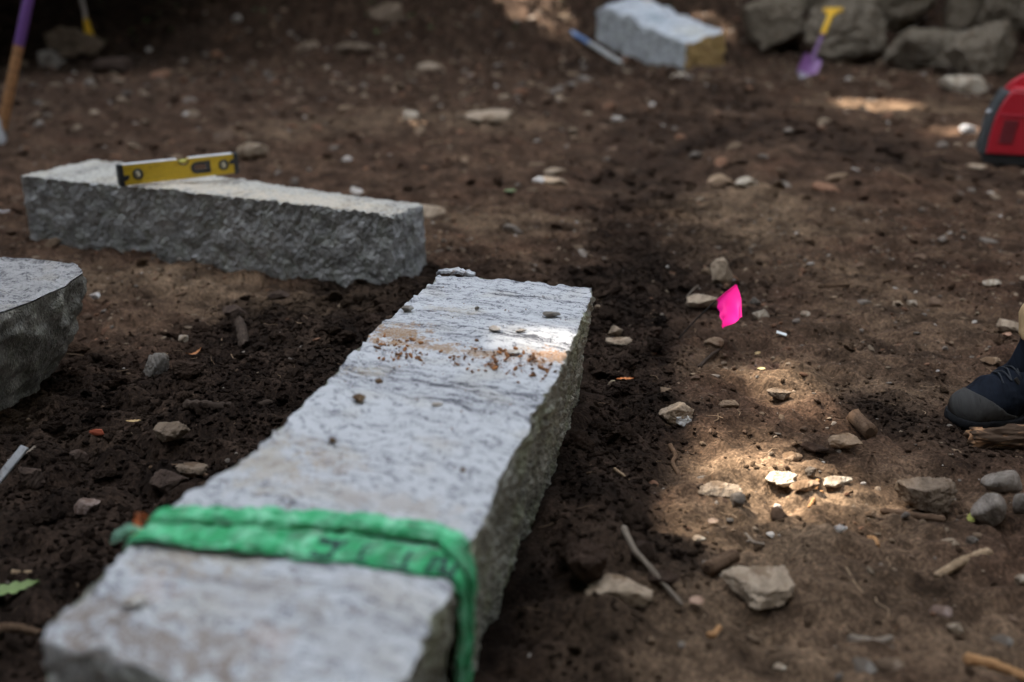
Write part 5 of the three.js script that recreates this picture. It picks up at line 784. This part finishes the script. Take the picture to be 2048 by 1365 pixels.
// ---------------------------------------------------------------- the person whose boot stands at the right edge
{
  const toe = hit(1900, 846), dirL = V(0.95, 0, -0.31).normalize();       // from toe to heel
  const root = thing('person', 'person in tan trousers and a dark laced boot, cut off by the frame', 'person', V(toe.x, toe.y - 0.004, toe.z), Math.atan2(-dirL.z, dirL.x));
  // local x: from the toe back to the heel, y up, z: towards the camera side (the person's left)
  const foot = (x, y, z) => { const w = 0.85, q = [x, y, z * w]; let d = capsule(q, [0.047, 0.030, 0.004], [0.10, 0.036, 0.002], 0.040, 0.044); d = smin(d, capsule(q, [0.11, 0.045, 0], [0.20, 0.085, 0], 0.043, 0.046), 0.03); d = smin(d, capsule(q, [0.17, 0.045, 0], [0.258, 0.045, 0], 0.040, 0.040), 0.02); d = smin(d, capsule(q, [0.215, 0.09, 0], [0.228, 0.165, 0], 0.046, 0.050), 0.02); d = Math.max(d, y - 0.178); d = Math.max(d, 0.016 - y); return d; };
  const wr = (x, y, z) => 0.0012 * N3(x * 60, y * 60, z * 60) + 0.0018 * Math.sin(x * 130 + y * 60) * sstep(0.06, 0.1, x) * sstep(0.17, 0.13, x) * sstep(0.05, 0.08, y);
  function boot(dx, dz, turn) {
    const b = new THREE.Group(); b.name = 'boot'; root.add(b); b.position.set(dx, 0, dz); b.rotation.y = turn;
    const navy = std(lin(0.010, 0.013, 0.020), 0.86, { map: stoneTex, bumpMap: fineB, bumpScale: 0.001 }), rub = std(lin(0.06, 0.058, 0.056), 0.86, { map: stoneTex }), soleM = std(lin(0.016, 0.016, 0.017), 0.85), lace = std(lin(0.03, 0.032, 0.036), 0.7);
    add('upper', nets((x, y, z) => foot(x, y, z) + wr(x, y, z), [-0.02, 0, -0.09], [0.33, 0.2, 0.09], 0.0045), navy, b);
    // rubber toe cap and rand
    const edge = x => 0.072 - 0.34 * x + 0.012 * Math.sin(x * 40);
    add('toe_cap', nets((x, y, z) => Math.max(foot(x, y, z) - 0.0028, y - Math.max(0.030 + 0.012 * Math.sin(x * 30), edge(x))), [-0.02, 0, -0.09], [0.33, 0.12, 0.09], 0.0042), rub, b);
    add('sole', nets((x, y, z) => Math.max(Math.max(foot(x, Math.max(y, 0.03), z) - 0.007, y - 0.020), 0.000 - y, (x > 0.165 && x < 0.19 && y < 0.006) ? 0.002 : -1), [-0.03, -0.01, -0.1], [0.34, 0.05, 0.1], 0.005), soleM, b);
    const surf = (x, z) => { let y = 0.2; while (y > 0.02 && foot(x, y, z) > 0.001) y -= 0.0015; return V(x, y + 0.001, z); };
    const L = [[0.098, 1], [0.118, -1], [0.118, 1], [0.138, -1], [0.138, 1], [0.156, -1], [0.156, 1], [0.168, -1]];
    for (let i = 0; i < L.length - 1; i++) { const a = surf(L[i][0], L[i][1] * 0.026), c = surf(L[i + 1][0], L[i + 1][1] * 0.026), m = surf((L[i][0] + L[i + 1][0]) / 2, 0); m.y += 0.004; add('lace', new THREE.TubeGeometry(new THREE.CatmullRomCurve3([a, m, c]), 14, 0.0016, 7), lace, b); }
    const s0 = surf(0.166, 0.022); add('lace_loop', new THREE.TubeGeometry(new THREE.CatmullRomCurve3([s0, s0.clone().add(V(0.004, -0.012, 0.012)), s0.clone().add(V(-0.006, -0.034, 0.016)), s0.clone().add(V(-0.026, -0.030, 0.012)), s0.clone().add(V(-0.03, -0.014, 0.004))]), 20, 0.0014, 7), lace, b);
    const ey = add('lace_hook', withUV(new RoundedBoxGeometry(0.009, 0.022, 0.004, 2, 0.0015)), rub, b); const e0 = surf(0.128, 0.030); ey.position.copy(e0).add(V(0, -0.004, 0.004)); ey.rotation.set(-0.5, 0, 0.5);
    const tg = add('tongue', nets((x, y, z) => capsule([x, y, z * 0.8], [0.158, 0.105, 0], [0.186, 0.172, 0], 0.020, 0.020), [0.12, 0.07, -0.04], [0.22, 0.2, 0.04], 0.005), navy, b);
    const cf = new THREE.TorusGeometry(0.050, 0.007, 10, 30); cf.rotateX(Math.PI / 2); cf.scale(1, 1, 1.12); cf.translate(0.228, 0.176, 0); add('padded_cuff', cf, soleM, b);
  }
  boot(0, 0, 0); boot(0.10, 0.30, -0.12);
  const leg = z => [[0.222, 0.20, z], [0.205, 0.50, z * 0.93 + 0.01], [0.235, 0.92, z * 0.68 + 0.05]];
  const Ls = [[0, 0], [0.10, 0.30]];
  const K = Ls.map(([dx, dz]) => [[0.232 + dx, 0.19, dz], [0.33 + dx * 0.9, 0.50, mixn(dz, 0.15, 0.12)], [0.56, 0.90, mixn(dz, 0.15, 0.42)]]);
  const trous = (x, y, z) => { const p = [x, y, z]; let d = 9; for (const k of K) { d = Math.min(d, smin(capsule(p, k[0], k[1], 0.070, 0.078), capsule(p, k[1], k[2], 0.078, 0.098), 0.04)); } d = smin(d, capsule(p, [0.57, 0.93, 0.08], [0.57, 0.93, 0.22], 0.115, 0.115), 0.05); d += 0.004 * N3(x * 16, y * 22, z * 16) + 0.005 * Math.sin(y * 95 + 3 * Math.sin(x * 40)) * sstep(0.36, 0.18, y); d = Math.max(d, 0.165 + 0.006 * Math.sin(x * 60 + z * 50) - y, y - 1.04); return d; };
  add('trousers', nets(trous, [0.08, 0.12, -0.14], [0.76, 1.08, 0.46], 0.012), std(lin(0.50, 0.34, 0.18), 0.85, { bumpMap: fineB, bumpScale: 0.001 }), root);
  const cx = 0.56, cz = 0.15;
  const arm = s => [[cx + 0.01, 1.43, cz + s * 0.185], [cx + 0.03, 1.14, cz + s * 0.24], [cx - 0.06, 0.90, cz + s * 0.25]];
  const shirt = (x, y, z) => { const p = [x, y, z]; let d = capsule([x, y, (z - cz) * 0.72], [cx, 1.0, 0], [cx, 1.34, 0], 0.108, 0.120); for (const s of [-1, 1]) { const a = arm(s); d = smin(d, capsule(p, a[0], [mixn(a[0][0], a[1][0], 0.6), mixn(a[0][1], a[1][1], 0.6), mixn(a[0][2], a[1][2], 0.6)], 0.066, 0.060), 0.04); } d += 0.003 * N3(x * 14, y * 14, z * 14); return Math.max(d, 0.97 - y, y - 1.49); };
  add('shirt', nets(shirt, [0.37, 0.9, -0.20], [0.75, 1.55, 0.50], 0.012), std(lin(0.05, 0.07, 0.10), 0.9), root);
  const skin = std(lin(0.45, 0.27, 0.19), 0.6);
  const parts = [];
  const bodyF = (x, y, z) => { const p = [x, y, z]; let d = capsule(p, [cx, 1.42, cz], [cx - 0.015, 1.56, cz], 0.056, 0.052); d = smin(d, capsule(p, [cx - 0.02, 1.58, cz], [cx - 0.008, 1.67, cz], 0.066, 0.086), 0.03); d = smin(d, capsule(p, [cx - 0.098, 1.605, cz], [cx - 0.084, 1.645, cz], 0.013, 0.008), 0.012); for (const s of [-1, 1]) { d = smin(d, capsule(p, [cx, 1.60, cz + s * 0.078], [cx + 0.004, 1.64, cz + s * 0.084], 0.012, 0.016), 0.008); const a = arm(s); d = Math.min(d, smin(capsule(p, a[0], a[1], 0.05, 0.042), capsule(p, a[1], a[2], 0.042, 0.028), 0.02)); d = Math.max(d, -(Math.hypot(x - (cx - 0.090), y - 1.638, z - (cz + s * 0.030)) - 0.012)); } return d; };
  parts.push(nets(bodyF, [0.37, 0.85, -0.20], [0.71, 1.80, 0.50], 0.009));
  for (const s of [-1, 1]) { const a = arm(s)[2], h = (x, y, z) => { const p = [x, y, z]; let d = capsule([x, y, (z - a[2])], [a[0], a[1], 0], [a[0] - 0.03, a[1] - 0.075, 0], 0.026, 0.036); for (let i = 0; i < 4; i++) { const o = (i - 1.5) * 0.019, l = [0.070, 0.080, 0.075, 0.058][i], k = [a[0] - 0.03 + o, a[1] - 0.085, a[2]], m = [k[0] - 0.010, k[1] - l * 0.55, a[2] - s * 0.006], e = [m[0] + 0.004, m[1] - l * 0.45, a[2] - s * 0.02]; d = smin(d, Math.min(capsule(p, k, m, 0.0095, 0.0085), capsule(p, m, e, 0.0085, 0.0075)), 0.004); } d = smin(d, Math.min(capsule(p, [a[0] - 0.035, a[1] - 0.03, a[2] - s * 0.01], [a[0] - 0.068, a[1] - 0.062, a[2] - s * 0.02], 0.013, 0.0105), capsule(p, [a[0] - 0.068, a[1] - 0.062, a[2] - s * 0.02], [a[0] - 0.078, a[1] - 0.095, a[2] - s * 0.022], 0.0105, 0.009)), 0.006); return d; }; parts.push(nets(h, [a[0] - 0.13, a[1] - 0.21, a[2] - 0.07], [a[0] + 0.06, a[1] + 0.05, a[2] + 0.07], 0.004)); }
  add('body', mergeGeometries(parts), skin, root);
  add('hair', nets((x, y, z) => Math.max(Math.hypot(x - (cx + 0.0), y - 1.672, z - cz) - 0.098 + 0.004 * N3(x * 60, y * 60, z * 60), 1.655 - y + (x - cx) * -1.2), [0.41, 1.5, 0.0], [0.71, 1.82, 0.3], 0.007), std(lin(0.03, 0.02, 0.014), 0.8), root);
}

renderer.render(scene, camera);
